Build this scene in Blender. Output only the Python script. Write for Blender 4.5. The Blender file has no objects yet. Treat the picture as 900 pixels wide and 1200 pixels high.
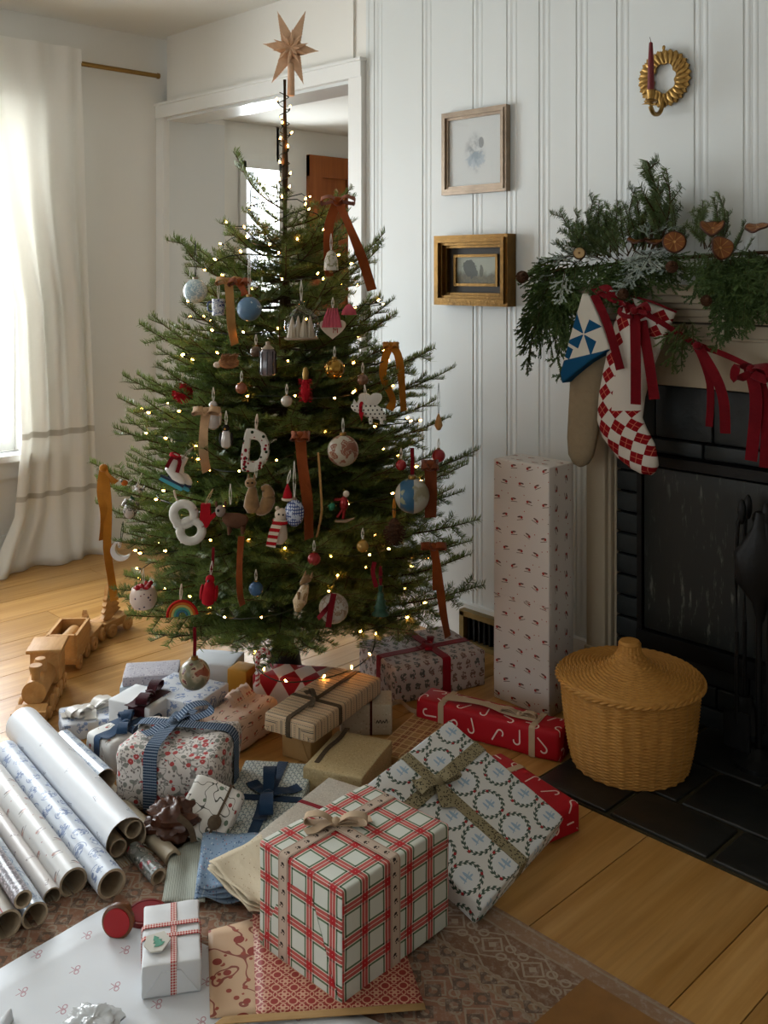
import bpy, math, random
from mathutils import Vector, Matrix, noise
PI = math.pi
sc = bpy.context.scene
COL = sc.collection
# ---------------------------------------------------------------- camera, world, light, exposure
EYE = 1.35
FPX, HORIZON = 1150.0, 320.0
cam_d = bpy.data.cameras.new('camera'); cam = bpy.data.objects.new('camera', cam_d); COL.objects.link(cam)
cam.location = (0, 0, EYE); YAW = math.radians(45.5); cam.rotation_euler = (PI/2, 0, YAW)
cam_d.sensor_fit = 'VERTICAL'; cam_d.sensor_height = 36.0; cam_d.lens = FPX/1200*36.0
cam_d.shift_y = (HORIZON-600)/1200.0; cam_d.clip_start = .05; cam_d.clip_end = 60
sc.camera = cam
wd = bpy.data.worlds.new('overcast_sky'); sc.world = wd; wd.use_nodes = True
wd.node_tree.nodes['Background'].inputs[0].default_value = (.88, .95, 1.0, 1)
wd.node_tree.nodes['Background'].inputs[1].default_value = 2.2
sc.view_settings.view_transform = 'Standard'; sc.view_settings.look = 'None'
sc.view_settings.gamma = 1.0; sc.view_settings.use_curve_mapping = False
sc.view_settings.exposure = 0.36
def daylight(name, loc, rot, sx, sy, power, col=(.90, .965, 1.0)):
    l = bpy.data.lights.new(name, 'AREA'); l.shape = 'RECTANGLE'; l.size = sx; l.size_y = sy; l.energy = power; l.color = col
    o = bpy.data.objects.new(name, l); COL.objects.link(o); o.location = loc; o.rotation_euler = rot; return o
WX, WY = -4.463, 2.75            # inner faces of the window wall and of the panelled wall
CEIL = 2.57
daylight('daylight_window_1', (WX-.22, 1.42, 1.35), (0, -PI/2, 0), 1.6, 1.15, 84)
daylight('daylight_window_2', (WX-.22, -.75, 1.35), (0, -PI/2, 0), 1.6, 1.3, 52)
daylight('daylight_window_3', (-1.6, -3.42, 1.4), (PI/2, 0, 0), 1.9, 1.6, 9)
daylight('daylight_hall', (-5.45, 3.97, 1.35), (0, -PI/2, 0), 1.4, .25, 48)
sc.cycles.use_denoising = True
sc.cycles.max_bounces = 7; sc.cycles.diffuse_bounces = 4; sc.cycles.glossy_bounces = 3; sc.cycles.transparent_max_bounces = 12
sc.cycles.caustics_reflective = False; sc.cycles.caustics_refractive = False; sc.cycles.sample_clamp_indirect = 4

# ---------------------------------------------------------------- where a spot of the room lies
RX, RY, FX, FY = math.cos(YAW), math.sin(YAW), -math.sin(YAW), math.cos(YAW)
def D(px, py, t):                 # at a forward distance
    a = (px-450)/FPX; b = (HORIZON-py)/FPX
    return Vector(((FX+a*RX)*t, (FY+a*RY)*t, EYE+b*t))
def W(px, py, z=0.0): return D(px, py, (EYE-z)*FPX/(py-HORIZON))
def onY(px, py, y): return D(px, py, y/(FY+(px-450)/FPX*RY))
def onX(px, py, x): return D(px, py, x/(FX+(px-450)/FPX*RX))
CAMF = Vector((FX, FY, 0)); CAMR = Vector((RX, RY, 0)); UP = Vector((0, 0, 1))

# ---------------------------------------------------------------- object bookkeeping
def tag(o, label=None, cat=None, group=None, kind=None):
    if label: o['label'] = label
    if cat: o['category'] = cat
    if group: o['group'] = group
    if kind: o['kind'] = kind
    return o
def thing(name, label, cat, loc=(0, 0, 0), rot=(0, 0, 0), group=None):
    o = bpy.data.objects.new(name, None); COL.objects.link(o); o.empty_display_size = .05
    o.location = loc; o.rotation_euler = rot
    return tag(o, label, cat, group)
def link(name, me, parent=None, M=None):
    o = bpy.data.objects.new(name, me); COL.objects.link(o)
    if parent: o.parent = parent
    if M is not None: o.matrix_local = M
    return o
def copy_tree(o, parent=None):
    c = o.copy(); COL.objects.link(c)
    if parent: c.parent = parent
    for ch in list(o.children): copy_tree(ch, c)
    return c
# ---------------------------------------------------------------- mesh builder
def frame_of(d, up=UP):
    d = d.normalized(); s = d.cross(up)
    if s.length < 1e-4: s = d.cross(Vector((1, 0, 0)))
    s.normalize(); return d, s, s.cross(d).normalized()
def smooth_path(pts, n=6):
    pts = [Vector(p) for p in pts]; out = []
    for i in range(len(pts)-1):
        p0 = pts[max(i-1, 0)]; p1 = pts[i]; p2 = pts[i+1]; p3 = pts[min(i+2, len(pts)-1)]
        for k in range(n):
            t = k/n
            out.append(.5*((2*p1)+(p2-p0)*t+(2*p0-5*p1+4*p2-p3)*t*t+(3*p1-p0-3*p2+p3)*t**3))
    out.append(pts[-1]); return out
class B:
    def __init__(s): s.v = []; s.f = []; s.uv = []; s.mi = []; s.cm = 0
    def face(s, idx, uv=None): s.f.append(tuple(idx)); s.uv.append(uv); s.mi.append(s.cm)
    def add(s, p): s.v.append(tuple(p)); return len(s.v)-1
    def box(s, c, d, M=None):
        x, y, z = c; a, b, h = d[0]/2, d[1]/2, d[2]/2; i0 = len(s.v)
        for sx, sy, sz in ((-1,-1,-1),(1,-1,-1),(1,1,-1),(-1,1,-1),(-1,-1,1),(1,-1,1),(1,1,1),(-1,1,1)):
            p = Vector((x+sx*a, y+sy*b, z+sz*h)); s.add(M@p if M else p)
        q = lambda k, ax: tuple((x+(2*((k in (1,2,5,6)))-1)*a, y+(2*(k in (2,3,6,7))-1)*b, z+(2*(k > 3)-1)*h)[i] for i in ax)
        for f, ax in (((0,3,2,1),(0,1)),((4,5,6,7),(0,1)),((0,1,5,4),(0,2)),((1,2,6,5),(1,2)),((2,3,7,6),(0,2)),((3,0,4,7),(1,2))):
            s.face([i0+k for k in f], [q(k, ax) for k in f])
        return s
    def tube(s, pts, r, n=8, caps=True, flat=1.0, up=UP):
        pts = [Vector(p) for p in pts]; m = len(pts); rings = []; L = 0
        for i, p in enumerate(pts):
            d = pts[min(i+1, m-1)]-pts[max(i-1, 0)]
            if i: L += (p-pts[i-1]).length
            _, a, b = frame_of(d if d.length > 1e-9 else UP, up)
            rr = r[i] if isinstance(r, (list, tuple)) else r
            rings.append(([s.add(p+a*(rr*math.cos(2*PI*k/n))+b*(rr*flat*math.sin(2*PI*k/n))) for k in range(n)], L, rr))
        for (r0, l0, q0), (r1, l1, q1) in zip(rings, rings[1:]):
            for k in range(n):
                k2 = (k+1) % n; u0, u1 = 2*PI*q0*k/n, 2*PI*q0*(k+1)/n
                s.face((r0[k], r0[k2], r1[k2], r1[k]), [(u0, l0), (u1, l0), (u1, l1), (u0, l1)])
        if caps:
            s.face(rings[0][0][::-1]); s.face(rings[-1][0])
        return s
    def lathe(s, prof, n=24, M=None, ax=1.0):
        rings = []; L = 0
        for i, (r, z) in enumerate(prof):
            if i: L += math.hypot(r-prof[i-1][0], z-prof[i-1][1])
            ring = []
            for k in range(n):
                p = Vector((r*math.cos(2*PI*k/n), r*ax*math.sin(2*PI*k/n), z)); ring.append(s.add(M@p if M else p))
            rings.append((ring, L))
        R = max(p[0] for p in prof)
        for (r0, l0), (r1, l1) in zip(rings, rings[1:]):
            for k in range(n):
                k2 = (k+1) % n; u0, u1 = 2*PI*R*k/n, 2*PI*R*(k+1)/n
                s.face((r0[k], r0[k2], r1[k2], r1[k]), [(u0, l0), (u1, l0), (u1, l1), (u0, l1)])
        if prof[0][0] > 1e-6: s.face(rings[0][0][::-1])
        if prof[-1][0] > 1e-6: s.face(rings[-1][0])
        return s
    def ell(s, c, r, n=16, M=None):
        if not isinstance(r, (tuple, list)): r = (r, r, r)
        T = Matrix.Translation(c) @ Matrix.Diagonal((r[0], r[1], r[2], 1)); T = M @ T if M else T
        m = max(6, n//2)
        return s.lathe([(max(1e-6, math.sin(PI*i/m)), -math.cos(PI*i/m)) for i in range(m+1)], n, T)
    def prism(s, poly, y0, y1, M=None):   # outline in local x,z pushed along y
        n = len(poly); a = []; b = []
        for (x, z) in poly:
            p = Vector((x, y0, z)); q = Vector((x, y1, z)); a.append(s.add(M@p if M else p)); b.append(s.add(M@q if M else q))
        s.face(a, list(poly)); s.face(b[::-1], list(poly)[::-1])
        for i in range(n):
            j = (i+1) % n; s.face((a[j], a[i], b[i], b[j]), [poly[j], poly[i], poly[i], poly[j]])
        return s
    def ring(s, out, inn, y0, y1, M=None):   # closed band between two outlines of equal length
        n = len(out); V = []
        for pl, y in ((out, y0), (inn, y0), (out, y1), (inn, y1)):
            V.append([s.add((M@Vector((x, y, z))) if M else (x, y, z)) for x, z in pl])
        for i in range(n):
            j = (i+1) % n
            s.face((V[0][i], V[0][j], V[1][j], V[1][i]), [out[i], out[j], inn[j], inn[i]])
            s.face((V[2][j], V[2][i], V[3][i], V[3][j]), [out[j], out[i], inn[i], inn[j]])
            s.face((V[0][j], V[0][i], V[2][i], V[2][j]), [out[j], out[i], out[i], out[j]]); s.face((V[1][i], V[1][j], V[3][j], V[3][i]), [inn[i], inn[j], inn[j], inn[i]])
        return s
    def grid(s, f, nu, nv, uvf=None, closed=False):
        id_ = [[s.add(f(i/nu, j/nv)) for i in range(nu+(0 if closed else 1))] for j in range(nv+1)]
        w = lambda i: i % nu if closed else i
        for j in range(nv):
            for i in range(nu):
                uv = [uvf(a/nu, b/nv) for a, b in ((i, j), (i+1, j), (i+1, j+1), (i, j+1))] if uvf else None
                s.face((id_[j][i], id_[j][w(i+1)], id_[j+1][w(i+1)], id_[j+1][i]), uv)
        return s
    def strip(s, pts, wdir, width, th=.0012, taper=None):   # a ribbon with thickness; u across, v along
        pts = [Vector(p) for p in pts]; m = len(pts); R = []; L = 0
        for i, p in enumerate(pts):
            d = (pts[min(i+1, m-1)]-pts[max(i-1, 0)]).normalized()
            w = Vector(wdir[i] if isinstance(wdir, list) else wdir); w = (w-d*w.dot(d))
            w.normalize(); nn = d.cross(w).normalized()
            if i: L += (p-pts[i-1]).length
            hw = width/2*(taper[i] if taper else 1)
            R.append(([s.add(p-w*hw+nn*th/2), s.add(p+w*hw+nn*th/2), s.add(p+w*hw-nn*th/2), s.add(p-w*hw-nn*th/2)], L))
        for (a, l0), (b, l1) in zip(R, R[1:]):
            s.face((a[0], a[1], b[1], b[0]), [(0, l0), (width, l0), (width, l1), (0, l1)])
            s.face((a[2], a[3], b[3], b[2]), [(width, l0), (0, l0), (0, l1), (width, l1)])
            s.face((a[1], a[2], b[2], b[1]), [(width, l0)]*2+[(width, l1)]*2); s.face((a[3], a[0], b[0], b[3]), [(0, l0)]*2+[(0, l1)]*2)
        s.face(R[0][0][::-1]); s.face(R[-1][0]); return s
    def loft(s, secs, n=14, flat=1.0):    # sections: centre, half-width vector, half-depth vector
        rings = []; L = 0
        for i, (c, wv, dv) in enumerate(secs):
            c, wv, dv = Vector(c), Vector(wv), Vector(dv)
            if i: L += (c-Vector(secs[i-1][0])).length
            rings.append(([s.add(c+wv*math.cos(2*PI*k/n)+dv*math.sin(2*PI*k/n)) for k in range(n)], L, wv.length))
        for (r0, l0, w0), (r1, l1, w1) in zip(rings, rings[1:]):
            for k in range(n):
                k2 = (k+1) % n; c0, c1 = math.cos(2*PI*k/n), math.cos(2*PI*(k+1)/n)
                s.face((r0[k], r0[k2], r1[k2], r1[k]), [(w0*c0, l0), (w0*c1, l0), (w1*c1, l1), (w1*c0, l1)])
        s.face(rings[0][0][::-1]); s.face(rings[-1][0]); return s
    def rbox(s, d, r=.006, wr=0.0, seed=0, nseg=6, M=None, sag=0.0):   # soft-edged parcel standing on z=0, uv in metres
        h = [x/2 for x in d]; r = min(r, min(h)*.9); key = {}
        def ts(H):
            k = max(2, min(nseg, int(H*2/.02))); inner = [-(H-r)+(2*(H-r))*i/k for i in range(k+1)]
            return [-H, -H+r*.3]+inner+[H-r*.3, H]
        T = [ts(H) for H in h]
        def vert(p):
            c = [max(-(h[i]-r), min(h[i]-r, p[i])) for i in range(3)]; dv = Vector([p[i]-c[i] for i in range(3)])
            q = Vector(c)+(dv.normalized()*r if dv.length > 1e-9 else dv)
            k = tuple(round(x, 5) for x in q)
            if k not in key:
                nrm = dv.normalized() if dv.length > 1e-9 else Vector((0, 0, 1))
                if wr: q = q+nrm*(noise.noise(Vector(q)*18+Vector((seed, seed*.7, 0)))*wr+noise.noise(Vector(q)*47+Vector((seed*2, 1, 0)))*wr*.5)
                if sag: q.z -= sag*(1-(q.x/h[0])**2)*(1 if q.z > 0 else 0)
                q.z += h[2]; key[k] = s.add(M@q if M else q)
            return key[k]
        for ax in range(3):
            a, b = [i for i in range(3) if i != ax]
            for sg in (-1, 1):
                for i in range(len(T[a])-1):
                    for j in range(len(T[b])-1):
                        c4 = []; uv = []
                        for (ii, jj) in ((i, j), (i+1, j), (i+1, j+1), (i, j+1)):
                            p = [0, 0, 0]; p[ax] = sg*h[ax]; p[a] = T[a][ii]; p[b] = T[b][jj]; c4.append(vert(p))
                            uu, vv = p[a], p[b]
                            if ax == 1: uv.append((uu, vv*1.0-h[1]*1-h[2] if sg < 0 else -vv+h[1]+h[2]))
                            elif ax == 0: uv.append((sg*(h[0]+h[2]-vv), uu))
                            else: uv.append((uu, vv))
                        flip = (ax == 1) ^ (sg < 0)
                        if flip: c4.reverse(); uv.reverse()
                        if len(set(c4)) == 4: s.face(c4, uv)
        return s
    def mesh(s, name, mats, smooth=True, ang=40):
        me = bpy.data.meshes.new(name); me.from_pydata(s.v, [], s.f)
        if any(u for u in s.uv):
            ul = me.uv_layers.new(name='UVMap'); fl = []
            for f, u in zip(s.f, s.uv):
                for k in range(len(f)):
                    fl.extend(u[k] if u else (0.0, 0.0))
            ul.data.foreach_set('uv', fl)
        for m in (mats if isinstance(mats, (list, tuple)) else [mats]): me.materials.append(m)
        if any(s.mi): me.polygons.foreach_set('material_index', s.mi)
        if smooth:
            me.polygons.foreach_set('use_smooth', [True]*len(s.f))
            if ang < 180: me.set_sharp_from_angle(angle=math.radians(ang))
        me.update(); return me
    def ob(s, name, mats, parent=None, smooth=True, M=None, ang=40):
        return link(name, s.mesh(name, mats, smooth, ang), parent, M)
# ---------------------------------------------------------------- node graphs written as expressions
def lin(h):
    h = h.lstrip('#'); v = [int(h[i:i+2], 16)/255 for i in (0, 2, 4)]
    return tuple((x/12.92 if x <= .04045 else ((x+.055)/1.055)**2.4) for x in v)+(1.0,)
class S:
    def __init__(s, g, k): s.g = g; s.k = k
    def __add__(a, b): return a.g.m('ADD', a, b)
    __radd__ = __add__
    def __sub__(a, b): return a.g.m('SUBTRACT', a, b)
    def __rsub__(a, b): return a.g.m('SUBTRACT', b, a)
    def __mul__(a, b): return a.g.m('MULTIPLY', a, b)
    __rmul__ = __mul__
    def __truediv__(a, b): return a.g.m('DIVIDE', a, b)
    def __lt__(a, b): return a.g.m('LESS_THAN', a, b)
    def __gt__(a, b): return a.g.m('GREATER_THAN', a, b)
    def __abs__(a): return a.g.m('ABSOLUTE', a)
    def __neg__(a): return a.g.m('MULTIPLY', a, -1.0)
    def op(a, o, *b): return a.g.m(o, a, *b)
    def fl(a): return a.op('FLOOR')
    def fr(a): return a.op('FRACT')
    def sn(a): return a.op('SINE')
    def cs(a): return a.op('COSINE')
    def mx(a, b): return a.op('MAXIMUM', b)
    def mn(a, b): return a.op('MINIMUM', b)
    def ss(a, lo, hi):
        n = a.g.n('ShaderNodeMapRange'); n.interpolation_type = 'SMOOTHSTEP'
        a.g.put(n.inputs[0], a); n.inputs[1].default_value = lo; n.inputs[2].default_value = hi; return S(a.g, n.outputs[0])
def mx(*a):
    r = a[0]
    for x in a[1:]: r = r.mx(x)
    return r
class G:
    def __init__(s, name, rough=.7, spec=.3, metal=0.0, sheen=0.0):
        s.mat = bpy.data.materials.new(name); s.mat.use_nodes = True; s.nt = s.mat.node_tree
        s.b = s.nt.nodes['Principled BSDF']; s.set('Roughness', rough); s.set('Specular IOR Level', spec); s.set('Metallic', metal)
        if sheen: s.set('Sheen Weight', sheen); s.set('Sheen Roughness', .4)
    def n(s, t): return s.nt.nodes.new(t)
    def put(s, inp, v):
        if isinstance(v, S): s.nt.links.new(v.k, inp)
        else: inp.default_value = v
    def set(s, name, v): s.put(s.b.inputs[name], v); return s
    def m(s, op, *a):
        n = s.n('ShaderNodeMath'); n.operation = op
        for i, v in enumerate(a): s.put(n.inputs[i], v)
        return S(s, n.outputs[0])
    def uv(s, sc=1.0):
        t = s.n('ShaderNodeTexCoord'); x = s.n('ShaderNodeSeparateXYZ'); s.nt.links.new(t.outputs['UV'], x.inputs[0])
        return S(s, x.outputs[0])*sc, S(s, x.outputs[1])*sc
    def co(s, which='Object'): return S(s, s.n('ShaderNodeTexCoord').outputs[which])
    def pos(s):   # true place in the room
        x = s.n('ShaderNodeSeparateXYZ'); s.nt.links.new(s.n('ShaderNodeNewGeometry').outputs['Position'], x.inputs[0]); return [S(s, o) for o in x.outputs]
    def xyz(s, x, y, z=0.0):
        n = s.n('ShaderNodeCombineXYZ')
        for i, v in enumerate((x, y, z)): s.put(n.inputs[i], v)
        return S(s, n.outputs[0])
    def sep(s, v):
        x = s.n('ShaderNodeSeparateXYZ'); s.put(x.inputs[0], v); return [S(s, o) for o in x.outputs]
    def noise(s, v=None, scale=5.0, detail=2.0, rough=.5, dist=0.0):
        n = s.n('ShaderNodeTexNoise')
        s.put(n.inputs['Vector'], v if v is not None else s.co())
        n.inputs['Scale'].default_value = scale; n.inputs['Detail'].default_value = detail; n.inputs['Roughness'].default_value = rough; n.inputs['Distortion'].default_value = dist
        return S(s, n.outputs[0])
    def vor(s, v, scale, feat='F1', rnd=1.0):
        n = s.n('ShaderNodeTexVoronoi'); n.feature = feat; s.put(n.inputs['Vector'], v); n.inputs['Scale'].default_value = scale; n.inputs['Randomness'].default_value = rnd
        if feat == 'DISTANCE_TO_EDGE': return S(s, n.outputs[0])
        c = s.n('ShaderNodeSeparateXYZ'); s.nt.links.new(n.outputs['Color'], c.inputs[0])
        return S(s, n.outputs['Distance']), S(s, c.outputs[0]), S(s, c.outputs[1])
    def rnd(s, x, y):
        n = s.n('ShaderNodeTexWhiteNoise'); n.noise_dimensions = '2D'; s.put(n.inputs['Vector'], s.xyz(x+.37, y+.71))
        c = s.n('ShaderNodeSeparateXYZ'); s.nt.links.new(n.outputs['Color'], c.inputs[0]); return [S(s, o) for o in c.outputs]
    def orand(s): return S(s, s.n('ShaderNodeObjectInfo').outputs['Random'])
    def mix(s, f, a, b):
        n = s.n('ShaderNodeMix'); n.data_type = 'RGBA'; s.put(n.inputs[0], f)
        for i, v in ((6, a), (7, b)): s.put(n.inputs[i], lin(v) if isinstance(v, str) else v)
        return S(s, n.outputs[2])
    def over(s, base, *layers):   # (mask, colour) laid one on the other
        c = base
        for f, k in layers: c = s.mix(f, c, k)
        return c
    def cells(s, u, v, a, b, stag=0.0):
        row = (v/b).fl(); w = u/a+row*stag if stag else u/a
        return ((w.fr())-.5)*a, ((v/b).fr()-.5)*b, w.fl(), row
    def rot(s, x, y, ang):
        c, n = ang.cs() if isinstance(ang, S) else math.cos(ang), ang.sn() if isinstance(ang, S) else math.sin(ang)
        return x*c-y*n, x*n+y*c
    def dist(s, x, y, cx=0.0, cy=0.0, ex=1.0, ey=1.0):
        a, b = (x-cx)/ex, (y-cy)/ey; return (a*a+b*b).op('SQRT')
    def blob(s, x, y, cx, cy, rx, ry=None): return s.dist(x, y, cx, cy, rx, ry or rx) < 1.0
    def seg(s, x, y, x0, y0, x1, y1, w):
        dx, dy = x1-x0, y1-y0; L = dx*dx+dy*dy
        t = (((x-x0)*dx+(y-y0)*dy)/L).mx(0.0).mn(1.0); return s.dist(x-t*dx, y-t*dy, x0, y0) < w
    def col(s, c): return s.set('Base Color', lin(c) if isinstance(c, str) else c)
    def bump(s, h, strength=.3, dist=.01):
        n = s.n('ShaderNodeBump'); n.inputs['Strength'].default_value = strength; n.inputs['Distance'].default_value = dist
        s.put(n.inputs['Height'], h); s.put(s.b.inputs['Normal'], S(s, n.outputs[0])); return s
def plain(name, c, rough=.6, spec=.3, metal=0.0, var=.08, scale=12.0, bump=0.0, sheen=0.0, bscale=90.0):
    g = G(name, rough, spec, metal, sheen); n = g.noise(scale=scale, detail=3.0)
    k = lin(c); dk = tuple(x*(1-var*2) for x in k[:3])+(1,); lt = tuple(min(1, x*(1+var)) for x in k[:3])+(1,)
    g.col(g.mix(n, dk, lt))
    if bump: g.bump(g.noise(scale=bscale, detail=2.0), bump, .004)
    return g.mat
MATS = {}
def mat(name, f):
    if name not in MATS: MATS[name] = f()
    return MATS[name]
# ---- room
def m_wall(name, c):
    g = G(name, .42, .35); n = g.noise(scale=1.7, detail=4.0); g.col(g.mix(n, lin(c), tuple(x*.93 for x in lin(c)[:3])+(1,)))
    g.bump(g.noise(scale=60.0), .06, .004); return g.mat
WALLM = m_wall('painted_wall', '#e4e2db'); PANELM = m_wall('painted_panelling', '#d6dad8'); TRIMM = m_wall('painted_trim', '#e4e4e0'); CEILM = m_wall('painted_ceiling', '#dedcd4')
def m_wood(name, a, b, grain=(1.2, 26.0, 26.0), rough=.35, spec=.4, knots=True):
    g = G(name, rough, spec); r = g.orand(); mp = g.n('ShaderNodeMapping'); g.put(mp.inputs[0], g.co()); mp.inputs['Scale'].default_value = grain
    off = g.xyz(r*37.0, r*11.0, r*23.0); g.put(mp.inputs['Location'], off); v = S(g, mp.outputs[0])
    n1 = g.noise(v, 1.0, 5.0, .6, .6); n2 = g.noise(v, 3.4, 3.0)
    c = g.mix(n1.ss(.3, .75), a, b); c = g.mix((n2*.5+r*.35-.2).mx(0.0), c, tuple(x*.45 for x in lin(a)[:3])+(1,))
    g.col(c); g.set('Roughness', n2*.2+rough-.08); g.bump(n2, .12, .002); return g.mat
FLOORM = m_wood('honey_oak_boards', '#aa7a3b', '#c5985b', (26.0, 1.1, 26.0), .33, .45)
DOORM = m_wood('orange_pine', '#94501f', '#ab632c', (20.0, 20.0, 1.2), .4, .4)
BEECH = m_wood('pale_beech', '#b8864c', '#cf9f63', (6.0, 30.0, 30.0), .5, .3)
# ---- general
GOLD = plain('old_gilt', '#775726', .38, .5, .75, .25, 30.0, .25)
BRASS = plain('brass', '#94733c', .36, .5, .8, .15, 20.0)
SILVERGOLD = plain('worn_silver_gilt', '#9c8a76', .4, .5, .45, .25, 25.0, .2)
BLACK = plain('black_iron', '#0c0d0d', .45, .4, .3, .2, 30.0, .2)
TWINE = plain('natural_twine', '#b79b77', .9, .1, 0, .2, 80.0)
WHITECORD = plain('white_cord', '#d8d2c6', .9, .1)
def velvet(name, c): return plain(name, c, .85, .15, 0, .18, 30.0, .25, .2, 220.0)
V_RUST = velvet('rust_velvet', '#7c3b14'); V_GOLD = velvet('mustard_velvet', '#a5691d'); V_TAUPE = velvet('taupe_velvet', '#b08f6c'); V_RED = velvet('crimson_velvet', '#690612')
V_BLUE = velvet('navy_velvet', '#1d3550'); V_WINE = velvet('wine_velvet', '#3a0d16'); V_TAN = velvet('tan_velvet', '#a47a48'); V_BROWN = velvet('brown_velvet', '#6b351a')
GREENCORD = plain('dark_green_wire', '#14200f', .6, .3)
def m_glow(name, c, e):
    g = G(name, .3, .3); g.col(c); g.set('Emission Color', lin(c)); g.set('Emission Strength', e); return g.mat
BULB = m_glow('warm_bulb', '#ffa850', 55.0)
def m_pane():
    g = G('window_glass'); nt = g.nt; t = g.n('ShaderNodeBsdfTransparent'); gl = g.n('ShaderNodeBsdfGlossy'); gl.inputs['Roughness'].default_value = .02
    f = g.n('ShaderNodeLayerWeight'); mx_ = g.n('ShaderNodeMixShader'); k = S(g, f.outputs['Facing']); g.put(mx_.inputs[0], k*k*k*.5+.025)
    nt.links.new(t.outputs[0], mx_.inputs[1]); nt.links.new(gl.outputs[0], mx_.inputs[2])
    nt.links.new(mx_.outputs[0], nt.nodes['Material Output'].inputs[0]); return g.mat
PANE = m_pane()
def m_slate():
    g = G('black_slate', .38, .45); n = g.noise(scale=9.0, detail=5.0); r = g.orand()
    g.col(g.mix(n*.6+r*.4, '#0f1110', '#24231f')); g.bump(n, .35, .01); return g.mat
def m_blackbrick():
    g = G('black_painted_brick', .5, .4); n = g.noise(scale=30.0, detail=5.0); g.col(g.mix(n, '#161b1c', '#272d2e')); g.bump(n, .35, .006); return g.mat
def m_firepanel():
    g = G('worn_black_panel', .45, .4); x, y, z = g.sep(g.co()); n = g.noise(g.xyz(x*46.0, y, z*9.0), 1.0, 4.0, .7); m2 = g.noise(scale=4.0)
    g.col(g.mix(n.ss(.54, .72)*m2.ss(.35, .65), '#191d1b', '#6d6e66')); g.bump(n, .25, .003); return g.mat
SLATE, BBRICK, FPANEL = m_slate(), m_blackbrick(), m_firepanel()
MANTEL = plain('cream_mantel_paint', '#a99c86', .5, .3, 0, .05, 6.0)
MORTAR = plain('dark_mortar', '#0a0b0b', .9, .1)
def m_needle():
    g = G('fir_needles', .42, .35); r = g.orand(); n = g.noise(scale=14.0, detail=2.0)
    c = g.mix(n*.7+r*.5-.1, '#415427', '#80954f'); nt = g.nt; g.col(c)
    tr = g.n('ShaderNodeBsdfTranslucent'); g.put(tr.inputs[0], c); a = g.n('ShaderNodeMixShader'); a.inputs[0].default_value = .25
    nt.links.new(g.b.outputs[0], a.inputs[1]); nt.links.new(tr.outputs[0], a.inputs[2]); nt.links.new(a.outputs[0], nt.nodes['Material Output'].inputs[0]); return g.mat
def m_cedar(name, a, b):
    g = G(name, .55, .25); r = g.orand(); n = g.noise(scale=16.0, detail=2.0); g.col(g.mix(n*.8+r*.5-.15, a, b)); return g.mat
NEEDLE = m_needle(); TWIG = plain('fir_bark', '#4a3826', .9, .1); CEDAR = m_cedar('cedar_leaf', '#2c4020', '#637a45'); FROST = m_cedar('frosted_leaf', '#76877a', '#c0cac2'); GFIR = m_cedar('garland_needles', '#3b4f2c', '#7c8f5e')
# ---- papers
def paper(name, f, rough=.55, spec=.25, crease=.12):
    def mk():
        g = G(name, rough, spec); u, v = g.uv(); g.col(f(g, u, v))
        g.bump(g.noise(g.xyz(u, v), 14.0, 3.0), crease, .01); return g.mat
    return mat(name, mk)
def f_plaid(g, u, v):
    P = .062
    def bars(t):
        x = abs((t/P).fr()-.5)*P
        return x, x < .0074, mx(abs(x-.0085) < .0009, abs(x) < .0007), abs(x-.0112) < .0022
    xa, ra, wa, ga = bars(u); xb, rb, wb, gb = bars(v)
    c = g.over(lin('#cdd0c6'), (ga, lin('#566e50')), (gb, lin('#566e50')), (ga*gb, lin('#1c2c1b')), (ra, lin('#b9564f')), (rb, lin('#b9564f')), (ga*rb*.55, lin('#3b3a2c')), (gb*ra*.55, lin('#3b3a2c')), (mx(wa*(1.0-rb), wb*(1.0-ra)), lin('#d9cfc4')), (ra*rb, lin('#b11f26')), (wa*wb, lin('#d8c8bd')))
    return c
def f_brownplaid(g, u, v):
    P = .05; x = abs((u/P).fr()-.5)*P; y = abs((v/P).fr()-.5)*P
    return g.over(lin('#a37f52'), (mx(abs(x-.004) < .0012, abs(y-.004) < .0012), lin('#7a2e26')), (mx(abs(x-.012) < .0018, abs(y-.012) < .0018), lin('#c6a67a')))
def f_wreath(g, u, v):
    y, x, i, j = g.cells(v, u, .074, .104, .5); x = x*.95; yy = y*1.33; r = g.dist(x, yy); th = yy.op('ARCTAN2', x)
    leaf = mx(abs(r-.0405) < .0011, (abs(r-.0405) < .0062)*(((th*17.0+r*330.0).sn()) > -.15)*(r > .0405), (abs(r-.0405) < .0056)*(((th*17.0-r*330.0).sn()) > -.15)*(r < .0405)); berry = (abs(r-.042) < .0034)*((th*3.0+i).sn() > .96)
    bow = mx(g.blob(x, yy, 0.004, .0, .004, .017), g.blob(x, yy, -.009, .003, .003, .013), g.seg(x, yy, -.016, -.008, .016, .004, .0012), g.blob(x, yy, .012, -.006, .006, .003))
    return g.over(lin('#d9d8d4'), (r < .035, lin('#dcdfe0')), (bow, lin('#9fb9cf')), (leaf, lin('#4a5b50')), (berry, lin('#a3272b')))
def f_candy(g, u, v):
    x, y, i, j = g.cells(u, v, .072, .062, .5); a, b, c = g.rnd(i, j); x = x*.76; y = y*.76; x, y = g.rot(x, y, a*6.28); R = .007
    hook = (abs(g.dist(x, y, R, .006)-R) < .0016)*(y > .006); return g.over(lin('#a80f1d'), (mx(hook, g.seg(x, y, 0.0, .006, 0.0, -.018, .0016)), lin('#e3cfc4')), (g.blob(x, y, 2*R, .005, .0017), lin('#e3cfc4')))
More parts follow.
